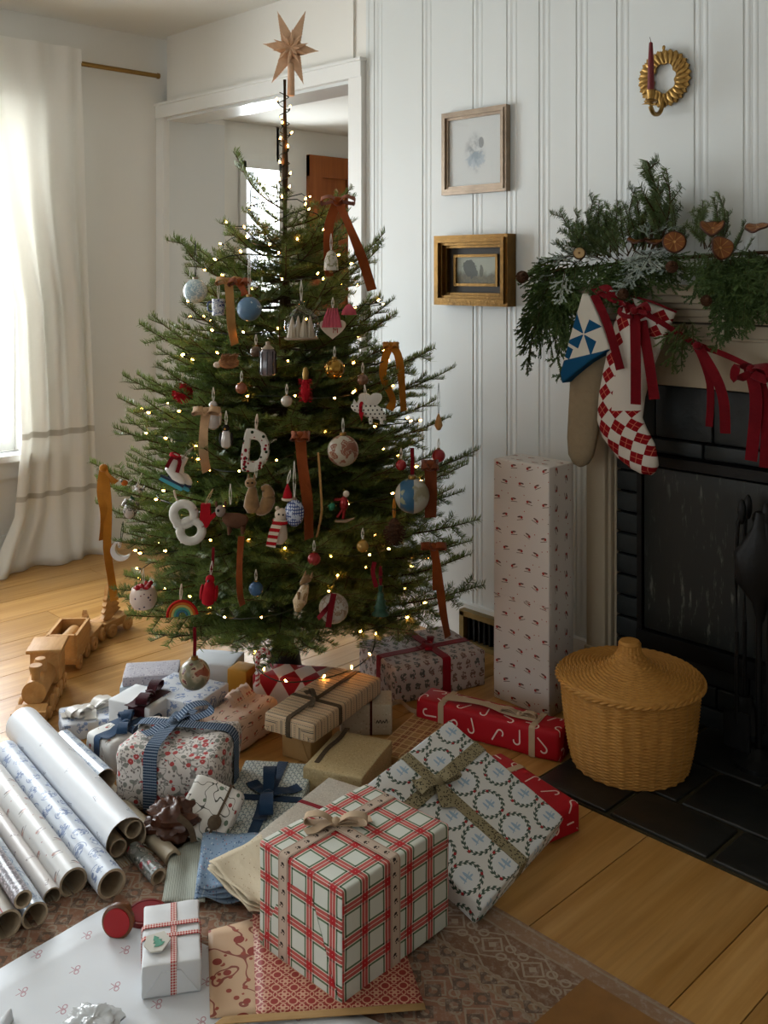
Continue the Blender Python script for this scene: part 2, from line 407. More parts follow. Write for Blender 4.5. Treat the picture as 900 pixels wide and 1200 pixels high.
def f_bird(base, wing='#5a3f38', red='#9c2f2b', a=.05, b=.044):
    def f(g, u, v):
        x, y, i, j = g.cells(u, v, a, b, .5); r1, r2, r3 = g.rnd(i, j); x = x*.8; y = y*.8; x = x*((r1 > .5)*2.0-1.0); x, y = g.rot(x, y, r2*.8-.4)
        return g.over(lin(base), (g.blob(x, y, 0.0, 0.0, .0062, .0042), lin('#c9b3a4')), (g.blob(x, y, .003, -.0005, .0036, .0034), lin(red)), (g.blob(x, y, -.004, .0022, .006, .0019), lin(wing)), (g.seg(x, y, -.013, -.0045, .006, -.0062, .0007), lin(wing)), (g.blob(x, y, .016, .012, .0014), lin(red)))
    return f
def f_sprig(base, ink, a=.045, b=.04, w=.0009):
    def f(g, u, v):
        x, y, i, j = g.cells(u, v, a, b, .5); r1, r2, r3 = g.rnd(i, j); x, y = g.rot(x, y, r1*6.28)
        return g.over(lin(base), (mx(g.seg(x, y, -.01, -.004, .011, .004, w), g.seg(x, y, 0.0, 0.0, .004, .008, w), g.seg(x, y, -.004, -.002, -.008, .004, w), g.blob(x, y, .008, .0065, .002)), lin(ink)))
    return f
def f_bow(g, u, v):
    x, y, i, j = g.cells(u, v, .10, .085, .5); x = abs(x)
    return g.over(lin('#d5d8dc'), (mx(abs(g.dist(x, y, .006, .0035, 1.3, 1.0)-.004) < .001, g.seg(x, y, 0.0, 0.0, .008, -.009, .0009)), lin('#b58f97')))
def f_toile(base, ink):
    def f(g, u, v):
        x, y, i, j = g.cells(u, v, .052, .052, .5); p = g.xyz(u, v); n = g.noise(p, 95.0, 3.0, .6); r = g.dist(x, y)
        fig = (r < n*.024+.003)*(n > .5); line = (abs(r-.02) < .0012)*(g.noise(p, 30.0) > .52)
        return g.over(lin(base), (mx(fig, line), lin(ink)))
    return f
def f_liberty(base, cols, scale=60.0, cut=.38):
    def f(g, u, v):
        p = g.xyz(u, v); d, a, b = g.vor(p, scale, rnd=.9); d2, a2, b2 = g.vor(g.xyz(u+.013, v+.029), scale*2.1); st = abs(g.noise(p, scale*.5, 1.0)-.5) < .018
        c = g.over(lin(base), (st, lin(cols[3])), ((d2 < .36)*(a2 > .2), lin(cols[2])), ((d < cut)*(a < .36), lin(cols[0])), ((d < cut*.9)*(a > .36)*(a < .75), lin(cols[1])), ((d < cut*.3)*(a < .36), lin('#d9a0a0')))
        return c
    return f
def f_scale(g, u, v):
    x, y, i, j = g.cells(u, v, .016, .013, .5); return g.over(lin('#c4cac4'), (mx(abs(g.dist(x, y, 0.0, -.003, 1.0, 1.3)-.005) < .0011, g.blob(x, y, 0.0, .001, .0016)), lin('#6d8084')), (g.blob(x, y, .003, -.003, .0012), lin('#a38f84')))
def f_ticking(base, ink, P=.03, warm='#a57d6a'):
    def f(g, u, v):
        x = (u/P).fr()*P; dash = ((v/.006).fr() < .6)
        return g.over(lin(base), (mx(abs(x-.006) < .0012, abs(x-.0105) < .0007), lin(ink)), ((abs(x-.021) < .0012)*dash, lin(ink)), (abs(x-.0255) < .0006, lin(warm)))
    return f
def f_woodland(g, u, v):
    x, y, i, j = g.cells(u, v, .034, .036, .5); a, b, c = g.rnd(i, j); n = g.noise(g.xyz(u, v), 120.0, 2.0); r = g.dist(x, y, 0.0, 0.0, 1.0, 1.5)
    return g.over(lin('#b9aaa4'), ((r < n*.018)*(n > .45), g.mix(a > .5, '#5b5a55', '#7a5f55')), (g.blob(x, y, .008, -.01, .0022), lin('#8a3a3a')))
def f_harlequin(g, u, v):
    P = .07; a = ((u+v*.6)/P).fl(); b = ((u-v*.6)/P).fl(); chk = ((a+b)*.5).fr() > .25
    ln = mx(abs(((u+v*.6)/P+.5).fr()-.5) < .02, abs(((u-v*.6)/P+.5).fr()-.5) < .02)
    return g.over(lin('#d2c8c2'), (chk, lin('#96161f')), (ln*chk, lin('#c86a62')))
def f_quatre(g, u, v):
    x, y, i, j = g.cells(u, v, .034, .034); X, Y = abs(x), abs(y); r = g.dist(x, y)
    ringd = mx(abs(g.dist(X, Y, .017, .017)-.0085) < .0014, abs(g.dist(X, Y, .0065, 0.0)-.004) < .0014, abs(g.dist(X, Y, 0.0, .0065)-.004) < .0014, r < .002, abs(g.dist(X, Y, .017, 0.0, .6, 1.0)-.006) < .0014, abs(g.dist(X, Y, 0.0, .017, 1.0, .6)-.006) < .0014)
    return g.over(lin('#8f3129'), (ringd, lin('#c79a80')))
def f_paisley(g, u, v):
    p = g.xyz(u, v); d, a, b = g.vor(p, 24.0, rnd=.8); n = g.noise(p, 9.0, 2.0); w = abs((n*7.0).fr()-.5) < .07; d2, a2, b2 = g.vor(p, 55.0)
    return g.over(lin('#c9a98a'), (w, lin('#8a4a3c')), ((d < .34)*(a < .45), lin('#8f3a2f')), ((d2 < .3)*(a2 < .4)*(d > .4), lin('#9a4a3a')), ((d < .16)*(a < .45), lin('#b98a72')))
def f_ditsy(base, cols, scale=110.0, cut=.3):
    def f(g, u, v):
        d, a, b = g.vor(g.xyz(u, v), scale); return g.over(lin(base), ((d < cut)*(a < .3), lin(cols[0])), ((d < cut)*(a > .3)*(a < .55), lin(cols[1])), ((d < cut*.8)*(a > .8), lin(cols[2])))
    return f
def f_holly(g, u, v):
    p = g.xyz(u, v); d, a, b = g.vor(p, 42.0); n = abs(g.noise(p, 24.0, 1.0)-.5) < .011
    return g.over(lin('#cdc9c1'), (n, lin('#4a4a42')), ((d < .28)*(a < .4), lin('#5b6a58')), ((d < .2)*(a > .8), lin('#96403c')))
def f_glit(base, hot):
    def f(g, u, v):
        d, a, b = g.vor(g.xyz(u, v), 260.0); return g.mix(a.ss(.5, .95), base, hot)
    return f
def f_leopard(g, u, v):
    d, a, b = g.vor(g.xyz(u, v), 190.0); return g.over(lin('#94896c'), (d < .34, lin('#3f3a2d')))
def f_knit(g, u, v):
    s = (v/.007).fr(); return g.over(lin('#2f3f55'), (s < .3, lin('#8d99a8')), (((u/.004).fr() < .25)*(s > .3), lin('#465a70')))
def f_gingham(g, u, v):
    a = (u/.0052).fr() < .5; b = (v/.0052).fr() < .5; return g.over(lin('#cf9a92'), (a*b, lin('#a3121c')), ((1.0-a)*(1.0-b), lin('#dcd4cc')))
def f_pawrib(g, u, v):
    x, y, i, j = g.cells(u, v, .027, .026); a, b, c = g.rnd(i, j); x = x+(a-.5)*.008
    return g.over(lin('#b9a594'), (abs(abs(u-.0135)-.0115) < .0008, lin('#8e7767')), (mx(g.blob(x, y, 0.0, 0.0, .004, .0028), g.blob(x, y, .004, .005, .0017), g.blob(x, y, -.002, .006, .0016), g.blob(x, y, -.004, .002, .0014)), lin('#3a302c')))
def f_check(g, u, v):      # stocking: red diamonds with thin gold lines
    a = (u+v)/.052; b = (u-v)/.052; chk = ((a.fl()+b.fl())*.5).fr() > .25
    ln = mx(abs(a.fr()-.5) < .025, abs(b.fr()-.5) < .025)
    return g.over(lin('#c3bdb3'), (chk, lin('#7d1218')), (ln*chk, lin('#b5634f')))
def f_pin(g, u, v):        # pinwheel quilt block
    x, y = u, v; th = y.op('ARCTAN2', x); k = ((th/(PI/4)).fl()*.5).fr() > .25; box = mx(abs(x), abs(y))
    return g.over(lin('#c5c2b6'), (k*(box < .05)*(g.dist(x, y) > .004), lin('#14496d')), (mx((x*.8-y > .082), (abs(y+.078) < .018)*(x < -.015)), lin('#14496d')))
def f_rug(g, u, v):        # u: along the room wall, v: distance in from the border edge
    p = g.xyz(u, v); nz = g.noise(p, 60.0, 3.0, .7); wob = g.noise(p, 30.0)*.006
    x, y, i, j = g.cells(u*1.3, (v-.055)*1.3, .13, .11); X, Y = abs(x), abs(y); wv = v+wob
    mot = mx(abs(X+Y-.034) < .004, X+Y < .013, abs(g.dist(X, Y, .045, .02)-.012) < .003, abs(X*.6+Y-.052) < .003)
    x2, y2, i2, j2 = g.cells(u, v, .052, .05, .5); m2 = mx(abs(g.dist(x2, y2)-.012) < .0035, abs(abs(x2)+abs(y2)-.02) < .002)
    line = mx(abs(wv-.012) < .003, abs(wv-.05) < .003, abs(wv-.165) < .003, abs(wv-.20) < .003, abs(wv-.37) < .004)
    c = g.mix((wv > .05)*(wv < .165), '#8d7059', '#7b5f4b'); c = g.mix(wv > .2, c, '#8f6a56')
    c = g.over(c, (mot*(wv > .05), lin('#9b8b79')), (m2*(wv > .17), lin('#6b5a4e')), (line, lin('#93816d')))
    return g.mix(nz.ss(.45, .75)*.8, c, '#a09083')
P_RUG = paper('oriental_rug', f_rug, .95, .05, .6)
def m_cello(name, c, rough=.28):
    g = G(name, rough, .4); g.col(c); g.bump(g.noise(scale=25.0, detail=2.0), .3, .008); return g.mat
CELLO = m_cello('brown_cellophane', '#4a2a1b', .35); CLEAR = m_cello('silver_film', '#b9bcbd', .2)
def m_wicker():
    g = G('golden_wicker', .55, .3); n = g.noise(scale=60.0, detail=2.0); g.col(g.mix(n, '#9a6828', '#c08d46')); return g.mat
WICKER = m_wicker()
def m_linen():
    g = G('white_linen', .9, .1); u, v = g.uv(); c = g.over(lin('#f0eee8'), (mx(abs(v-.32) < .012, abs(v-.60) < .014)*.55, lin('#a49c8c')))
    g.col(c); nt = g.nt; tr = g.n('ShaderNodeBsdfTranslucent'); g.put(tr.inputs[0], c); a = g.n('ShaderNodeMixShader'); a.inputs[0].default_value = .34
    nt.links.new(g.b.outputs[0], a.inputs[1]); nt.links.new(tr.outputs[0], a.inputs[2]); nt.links.new(a.outputs[0], nt.nodes['Material Output'].inputs[0])
    g.bump(g.noise(g.xyz(u*1.0, v*.2), 160.0), .1, .003); return g.mat
LINEN = m_linen()
# ================================================================ the room
def struct(name, b, m, parent=None, **k):
    o = b.ob(name, m, parent, **k)
    if not parent: o['kind'] = 'structure'
    return o
R = random.Random(4)
FRONT, RIGHT = -3.2, 2.2
# floor: wide boards running away from the panelled wall, each its own piece
floor = struct('floor', B().box(((WX+RIGHT)/2-.5, 1.4, -.04), (RIGHT-WX+2.4, 9.6, .04)), MORTAR)
xs = [-1.236, -.92, -.809]; x = -1.236
while x > -5.3: x -= R.choice((.13, .155, .175, .2, .22)); xs.append(x)
x = -.809
while x < RIGHT: x += R.choice((.16, .2, .24, .28)); xs.append(x)
xs.sort()
for a, b_ in zip(xs, xs[1:]):
    cut = [FRONT, R.uniform(-1.6, -.4), R.uniform(.9, 2.3), R.uniform(3.2, 4.2), 6.0]
    if a > -1.3: cut = [FRONT, R.uniform(-.6, .2), 2.9]
    if a < WX-.05: cut = [2.95, 4.3, 6.0]
    for y0, y1 in zip(cut, cut[1:]):
        link('plank', B().box((0, 0, 0), (b_-a-.0028, y1-y0-.002, .02)).mesh('plank', FLOORM, False), floor).location = ((a+b_)/2, (y0+y1)/2, -.01)
# ceiling
struct('ceiling', B().box(((WX+RIGHT)/2, (FRONT+WY)/2, CEIL+.05), (RIGHT-WX+.4, WY-FRONT+.4, .1)), CEILM)
# window wall with two windows
W1, W2, WZ = (.9, 2.0), (-1.4, -.1), (.52, 2.1)
b = B(); T = .2; xm = WX-T/2
for y0, y1 in ((FRONT-.2, W2[0]), (W2[1], W1[0]), (W1[1], 3.1)): b.box((xm, (y0+y1)/2, CEIL/2), (T, y1-y0, CEIL))
for (y0, y1) in (W1, W2):
    b.box((xm, (y0+y1)/2, WZ[0]/2), (T, y1-y0, WZ[0])); b.box((xm, (y0+y1)/2, (WZ[1]+CEIL)/2), (T, y1-y0, CEIL-WZ[1]))
struct('wall_left', b, WALLM, smooth=False)
def window(name, M, w, z0, z1):   # local x across, y outward
    o = thing(name, None, None); o['kind'] = 'structure'
    h = z1-z0; zc = (z0+z1)/2; b = B()
    for s in (-1, 1): b.box((s*(w/2+.05), -.012, zc), (.1, .025, h+.02), M)
    b.box((0, -.014, z1+.06), (w+.24, .03, .12), M); b.ob('casing', TRIMM, o, False)
    B().box((0, -.035, z0-.015), (w+.26, .12, .03), M).ob('sill', TRIMM, o, False)
    B().box((0, -.01, z0-.075), (w+.2, .02, .09), M).ob('apron', TRIMM, o, False)
    for k, (a, c, y) in enumerate(((z0, zc+.02, .07), (zc-.02, z1, .105))):
        b = B()
        for s in (-1, 1): b.box((s*(w/2-.022), y, (a+c)/2), (.044, .035, c-a), M)
        for z in (a+.02, c-.02): b.box((0, y, z), (w, .034, .045), M)
        sash = b.ob('sash', TRIMM, o, False); b = B()
        for s in (-1, 1): b.box((s*w/6, y, (a+c)/2), (.018, .025, c-a), M)
        b.box((0, y, (a+c)/2), (w, .024, .018), M); b.ob('muntin', TRIMM, sash, False)
        for i in range(3):
            for j in range(2):
                B().box(((i-1)*w/3, y+.004, a+(c-a)*(.25+.5*j)), (w/3-.016, .003, (c-a)/2-.016), M).ob('pane', PANE, sash, False)
    return o
RZ = lambda a: Matrix.Rotation(a, 4, 'Z')
for n, (y0, y1) in enumerate((W1, W2)): window('window_%d' % (n+1), Matrix.Translation((WX, (y0+y1)/2, 0)) @ RZ(PI/2), y1-y0, *WZ)
# the wall behind the viewer and the one to the right
W3 = (-2.6, -.6); b = B(); yw = FRONT-.1
for x0, x1 in ((WX-.2, W3[0]), (W3[1], RIGHT+.2)): b.box(((x0+x1)/2, yw, CEIL/2), (x1-x0, .2, CEIL))
b.box((-1.6, yw, WZ[0]/2), (2.0, .2, WZ[0])); b.box((-1.6, yw, (WZ[1]+CEIL)/2), (2.0, .2, CEIL-WZ[1]))
struct('wall_front', b, WALLM, smooth=False)
window('window_3', Matrix.Translation((-1.6, FRONT, 0)) @ RZ(PI), 2.0, *WZ)
struct('wall_right', B().box((RIGHT+.1, (FRONT+WY)/2, CEIL/2), (.2, WY-FRONT+.4, CEIL)), WALLM, smooth=False)
# panelled wall with the wide opening into the hall
OX0, OX1, OZ = -4.396, -2.98, 2.15
JD = 2.92
b = B(); b.box(((OX1+RIGHT)/2, 2.84, CEIL/2), (RIGHT-OX1, .16, CEIL)); b.box(((OX0+OX1)/2, (WY+JD)/2, (OZ+CEIL)/2), (OX1-OX0, JD-WY, CEIL-OZ))
wall = struct('wall_back', b, WALLM, smooth=False)
JX = [-2.906, -2.83, -2.563, -2.31, -2.153, -2.012, -1.86, -1.705, -1.435, -1.28, -1.01, -.85, -.58, -.42, -.15, .12]
for a, c in zip(JX, JX[1:]):
    w = c-a; b = B(); b.box((0, 0, 0), (w-.052, .014, CEIL)); zz = CEIL/2; b.box((0, .0005, 0), (w-.0005, .010, CEIL))
    for s in (-1, 1): b.tube([(s*(w/2-.0118), -.0005, -zz), (s*(w/2-.0118), -.0005, zz)], .0092, 8, False, .7, up=Vector((0, 1, 0)))   # a pair of beads along each joint
    link('plank', b.mesh('plank', PANELM, True), wall).location = ((a+c)/2, WY+.007, CEIL/2)
b = B()
for x0, x1 in ((WX, OX0+.004), (OX1-.004, -2.906)): b.box(((x0+x1)/2, WY-.006, OZ/2+.0), (x1-x0, .036, OZ))
b.box(((WX-2.906)/2, WY-.008, OZ+.0325), (-2.906-WX, .04, .065)); b.box(((WX-2.9)/2, WY-.012, OZ+.07), (-2.9-WX, .05, .012))
struct('trim_1', b, TRIMM, smooth=False)
b = B(); b.box((OX0-.02, 2.93, OZ/2), (.04, .36, OZ)); b.box((OX1+.015, 2.84, OZ/2), (.03, .18, OZ)); b.box(((OX0+OX1)/2, 2.84, OZ-.006), (OX1-OX0, .178, .016))
gl = G('gloss_trim', .22, .5); gl.col('#d9dcda'); struct('trim_2', b, gl.mat, smooth=False)
struct('baseboard_back', B().box((-2.35, WY-.008, .07), (1.1, .022, .14)), TRIMM, smooth=False)
struct('baseboard_left', B().box((WX+.008, .6, .07), (.022, 4.2, .14)), TRIMM, smooth=False)
# hall beyond
HX = -5.2; b = B(); hz = 2.33
b.box((HX-.1, 3.45, hz/2), (.2, .74, hz)); b.box((HX-.1, 3.97, .3), (.2, .3, .6)); b.box((HX-.1, 3.97, (2.04+hz)/2), (.2, .3, hz-2.04)); b.box((HX-.1, 5.1, hz/2), (.2, 2.0, hz))
struct('wall_hall', b, WALLM, smooth=False)
b = B(); b.box((-4.8, 3.05, hz/2), (.8, .1, hz)); b.box((-3.6, 6.05, hz/2), (3.6, .1, hz)); b.box((-2.2, 4.5, hz/2), (.1, 3.2, hz)); struct('wall_hall_far', b, WALLM, smooth=False)
struct('ceiling_hall', B().box((-3.75, 4.5, hz+.04), (3.3, 3.15, .08)), CEILM)
o = thing('window_4', None, None); o['kind'] = 'structure'; b = B()
for y in (3.81, 4.13): b.box((HX+.008, y, 1.33), (.03, .05, 1.5))
b.box((HX+.008, 3.97, 2.065), (.03, .37, .06)); b.box((HX+.01, 3.97, .58), (.05, .38, .04)); b.ob('casing', TRIMM, o, False)
for k in range(3): B().box((HX-.08, 3.97, .84+k*.48), (.004, .3, .46)).ob('pane', PANE, o, False)
b = B()
for k in range(2): b.box((HX-.08, 3.97, 1.08+k*.48), (.02, .3, .02))
b.ob('muntin', TRIMM, o, False)
dr = thing('door_1', None, None); dr['kind'] = 'structure'; b = B(); y0, y1, dz = 4.36, 5.2, 2.16; mid = (y0+y1)/2
for y in (y0+.06, mid, y1-.06): b.box((HX+.012, y, dz/2), (.045, .12, dz))
for z in (.12, 1.0, 1.62, dz-.07): b.box((HX+.012, mid, z), (.044, y1-y0, .15))
b.ob('door_leaf', DOORM, dr, False)
for y in ((y0+mid)/2, (mid+y1)/2):
    for z0, z1 in ((.2, .92), (1.08, 1.54), (1.7, 2.02)): B().box((HX+.006, y, (z0+z1)/2), (.02, .28, z1-z0)).ob('panel', DOORM, dr, False)
B().ell((HX+.07, y0+.06, 1.0), .028, 12).ob('door_knob', BRASS, dr)
# ---------------------------------------------------------------- fireplace, mantelpiece, hearth
fp = thing('fireplace', 'black painted brick fireplace with a scuffed panel closing the opening', 'fireplace', (-1.2, WY, 0))
FM = Matrix.Translation((1.2, -WY, 0))
B().box((-.95, WY-.012, .54), (1.5, .02, 1.08), FM).ob('mortar_bed', MORTAR, fp, False)
def brick(x0, x1, z0, z1, dy=0.0):
    r2 = random.Random(int(x0*1000+z0*77)); e = .0035
    link('brick', B().rbox((x1-x0-2*e, .034, z1-z0-2*e), .004, .0012, x0*9+z0, 3).mesh('brick', BBRICK), fp).location = ((x0+x1)/2+1.2, -.017-dy+r2.uniform(-.002, .002), z0+e)
for k in range(9): brick(-1.712, -1.612, .2+k*.066, .2+(k+1)*.066)
for k in range(8): brick(-1.712+k*.19-.05*(k > 0), -1.712+(k+1)*.19-.05, .845, 1.01)
for k in range(5): brick(-1.712+k*.3, -1.712+(k+1)*.3, .795, .845, .003)
for j in range(3):
    for k in range(6): brick(-1.712+k*.22-(.1 if j % 2 and k else 0), -1.712+(k+1)*.22-(.1 if j % 2 else 0), .0+j*.066, (j+1)*.066)
b = B(); b.box((-1.18, WY-.04, .777), (.88, .04, .03), FM); b.box((-1.18, WY-.04, .225), (.88, .05, .05), FM); b.box((-1.612, WY-.04, .5), (.016, .04, .55), FM); b.ob('iron_frame', BLACK, fp, False)
B().rbox((.84, .02, .5), .004, .001, 3, 8, FM @ Matrix.Translation((-1.18, WY-.042, .255))).ob('closing_panel', FPANEL, fp)
mt = thing('mantelpiece', 'cream painted mantelpiece with stepped mouldings around the black fireplace', 'mantelpiece', (-1.2, WY, 0))
xr = -.5
def mbox(n, x0, x1, y, z0, z1): return B().rbox((x1-x0, WY-y, z1-z0), .004, 0, 0, 2, FM @ Matrix.Translation(((x0+x1)/2, (WY+y)/2, z0))).ob(n, MANTEL, mt)
mbox('shelf', -1.845, xr, 2.60, 1.285, 1.315); mbox('moulding', -1.835, xr, 2.622, 1.262, 1.285); mbox('frieze', -1.815, xr, 2.675, 1.012, 1.20)
for y, z0, z1 in ((2.64, 1.245, 1.262), (2.652, 1.222, 1.245), (2.663, 1.205, 1.222), (2.668, 1.155, 1.165)): mbox('moulding', -1.825, xr, y, z0, z1)
mbox('pilaster', -1.805, -1.735, 2.69, 0, 1.012); mbox('moulding', -1.735, -1.722, 2.705, 0, 1.012); mbox('moulding', -1.722, -1.712, 2.722, 0, 1.012)
mbox('plinth', -1.81, -1.73, 2.684, 0, .15)
he = thing('hearth', 'dark slate tiled hearth set flush before the fireplace', 'hearth', (-1.2, 2.42, 0))
HM = Matrix.Translation((1.2, -2.42, 0))
B().box((-.6, 2.425, .002), (1.96, .65, .006), HM).ob('grout', plain('hearth_grout', '#3a3425', .9, .1), he, False)
hx = [-1.575, -1.35, -1.08, -.83, -.5, -.2, .15, .38]
for j, (y0, y1) in enumerate(((2.10, 2.27), (2.27, 2.49), (2.49, 2.745))):
    for x0, x1 in zip(hx, hx[1:]):
        sx = (.1 if j == 1 else -.05 if j == 2 else 0); x0 += sx*(x0 > -1.5); x1 += sx*(x1 < .3)
        link('tile', B().rbox((x1-x0-.014, y1-y0-.012, .012), .004, .0015, x0+j, 4).mesh('tile', SLATE), he).location = ((x0+x1)/2+1.2, (y0+y1)/2-2.42, 0)
# floor register by the skirting
vt = thing('wall_register', 'brass framed heating register low on the panelled wall', 'vent', (-2.255, WY-.02, 0)); b = B()
for x0, x1, z0, z1 in ((-.105, .105, .105, .125), (-.105, .105, .0, .018), (-.105, -.085, .0, .12), (.085, .105, 0, .12)): b.box(((x0+x1)/2, -.012, (z0+z1)/2), (x1-x0, .03, z1-z0))
b.ob('frame', plain('bronze_frame', '#8a7444', .45, .4, .4, .2, 30), vt, False); B().box((0, .004, .06), (.18, .01, .1)).ob('backing', BLACK, vt, False)
for k in range(7): B().box((-.072+k*.024, -.006, .06), (.007, .012, .09)).ob('slat', BLACK, vt, False)
# rug
rg = thing('rug', 'faded brown oriental rug with a floral border under the gifts', 'rug', (-1.0, 1.63, 0))
X0, X1, Y0 = -2.0, .9, -.9
B().grid(lambda u, v: (X0+1+(X1-X0)*u, (Y0-1.63)*v, .005+.0012*noise.noise((u*30, v*30, 0))), 60, 50, lambda u, v: (X0+(X1-X0)*u, (1.63-Y0)*v)).ob('pile', P_RUG, rg)
b = B(); rr = random.Random(2)
for k in range(420):
    y = (Y0-1.63)*(k+.5)/420; l = rr.uniform(.05, .08); x = X0+1; dy = rr.uniform(-.015, .015)
    b.strip([(x+.004, y, .006), (x-l*.5, y+dy*.4, .007), (x-l, y+dy, .003)], (0, 1, 0), .0035, .0015)
b.ob('fringe', plain('rug_fringe', '#b9ad98', .9, .1), rg)['kind'] = 'stuff'
tag(B().box((-.93, 1.2, .012), (.5, .5, .018)).ob('wooden_board', plain('tan_leather', '#8a6030', .6, .3, 0, .12, 30, .15), None, False), 'flat tan board lying on the rug, its corner showing', 'board')
o = bpy.data.objects['wooden_board']; c = W(686, 1146, .021); o.location = (c.x+.25+.93, c.y-.25-1.2, 0)
# ================================================================ the fir tree
def needles(b, p0, p1, rnd, dens=760, ln=.020, wd=.0027, flat=.6, ang=.42):
    d = p1-p0; L = d.length; d, s, u = frame_of(d); n = max(3, int(L*dens))
    for k in range(n):
        t = (k+rnd.random())/n; ph = rnd.uniform(-.35, PI+.35); c, h = math.cos(ph), math.sin(ph)*flat
        dr = (d*ang+s*c+u*h).normalized(); l = ln*rnd.uniform(.75, 1.15); q = p0+d*(L*t)
        w = d.cross(dr).cross(dr); w = d if w.length < 1e-5 else w.normalized()
        w = (d-dr*d.dot(dr)).normalized()*wd*.5
        a, e, f_, g_ = b.add(q-w*.5), b.add(q+w*.5), b.add(q+dr*l*.6+w), b.add(q+dr*l)
        b.face((a, e, f_, g_))
def fir_branch(L, seed, dens=1150, side=.42, ln=.0215):
    rnd = random.Random(seed); b = B(); sp = lambda s: Vector((L*s, 0, L*(-.10*math.sin(PI*s)+.10*s*s)))
    N = 9; pts = [sp(i/N) for i in range(N+1)]; b.cm = 1; b.tube(pts, [max(.0012, .0045*(1-i/N)*L/.5+.0012) for i in range(N+1)], 5, False); b.cm = 0
    for p, q in zip(pts, pts[1:]):
        if p.x > L*.12: needles(b, p, q, rnd, dens, ln)
    s = .16; sg = 1
    while s < .93:
        l = min(.22, (1-s)*L*side+.035)*rnd.uniform(.75, 1.15); a = math.radians(rnd.uniform(40, 58)); p = sp(s)
        d = Vector((math.cos(a), sg*math.sin(a), rnd.uniform(-.12, .12))).normalized(); q = p+d*l+Vector((0, 0, l*.06))
        b.cm = 1; b.tube([p, q], [.0018, .0008], 4, False); b.cm = 0; needles(b, p, q, rnd, dens, ln)
        if l > .1:
            for k in range(int(l/.06)):
                f = .3+.6*k/max(1, l/.05); pp = p.lerp(q, f); s2 = 1 if k % 2 else -1; a2 = a*sg+s2*.75; ll = l*(1-f)*.6+.03
                qq = pp+Vector((math.cos(a2), math.sin(a2), rnd.uniform(-.1, .15))).normalized()*ll; needles(b, pp, qq, rnd, dens*.9, ln)
        sg = -sg; s += rnd.uniform(.03, .046)/L
    return b.mesh('fir_branch', [NEEDLE, TWIG], False)
FIR = {}
for L in (.2, .32, .45, .6):
    FIR[L] = [fir_branch(L, int(L*100)+k) for k in range(3)]
def spray_matrix(p, q, roll=0.0, L=1.0):
    d = (q-p); ln = d.length; d, s, u = frame_of(d); m = Matrix((d, -s, u)).transposed().to_4x4()
    k = ln/L; return Matrix.Translation(p) @ m @ Matrix.Rotation(roll, 4, 'X') @ Matrix.Diagonal((k, k, k, 1))
def fir_at(parent, p, q, roll=0.0, rnd=random, name='branch', inv=None, src=None, mats=None):
    src = src or FIR; L = (q-p).length; k = min(src, key=lambda a: abs(a-L)); me = rnd.choice(src[k]); M = spray_matrix(p, q, roll, k)
    return link(name, me, parent, inv @ M if inv else M)
TB = D(333, 797, 3.25); TX, TY = TB.x, TB.y
tree = thing('christmas_tree', 'tall fir tree hung with ornaments, ribbons and warm lights before the doorway', 'christmas tree', (TX, TY, 0)); TI = Matrix.Translation((-TX, -TY, 0))
b = B(); b.tube([(0, 0, .02), (.005, .0, .6), (0, .004, 1.2), (.004, 0, 1.7), (.003, 0, 1.99)], [.038, .033, .022, .012, .005], 10); b.ob('trunk', TWIG, tree)
b = B(); b.lathe([(.1, 0), (.1, .02), (.06, .04), (.05, .10), (.045, .10), (.045, .03)], 20); b.ob('stand', BLACK, tree)
RZT = [(.14, .36), (.22, .56), (.38, .63), (.6, .645), (.8, .62), (1.0, .55), (1.12, .50), (1.25, .42), (1.4, .34), (1.55, .22), (1.68, .12), (1.8, .04), (2.2, .01)]
def TR(z):
    for (a, ra), (c, rc) in zip(RZT, RZT[1:]):
        if z <= c: return ra+(rc-ra)*max(0, (z-a))/(c-a)
    return .01
rt = random.Random(11); z = .24; ga = 0.0; BR = []
while z < 1.56:
    Rz = TR(z); n = int(6+Rz*15)
    for k in range(n):
        ga += 2*PI/n; an = ga+rt.uniform(-.22, .22); reach = Rz*rt.uniform(.66, .98); up = -.16+max(0, (z-.3))*.36+rt.uniform(-.08, .1)
        if z < .5: up = rt.uniform(-.32, -.05)
        tip = Vector((math.cos(an)*reach, math.sin(an)*reach, z+rt.uniform(-.03, .03))); base = Vector((.0, .0, z-up*reach))
        base.z = max(.12, base.z); st = .0 if reach < .35 else .05
        fir_at(tree, base.lerp(tip, st), tip, rt.uniform(-.25, .25), rt)
    # a fuller inner layer
    for k in range(int(n*.45)):
        an = rt.uniform(0, 2*PI); reach = Rz*rt.uniform(.35, .62); zz = z+rt.uniform(-.05, .05)
        fir_at(tree, Vector((0, 0, zz-.02)), Vector((math.cos(an)*reach, math.sin(an)*reach, zz+rt.uniform(-.05, .12))), rt.uniform(-.4, .4), rt)
    z += .066+.02*(z > 1.2)
    ga += .4
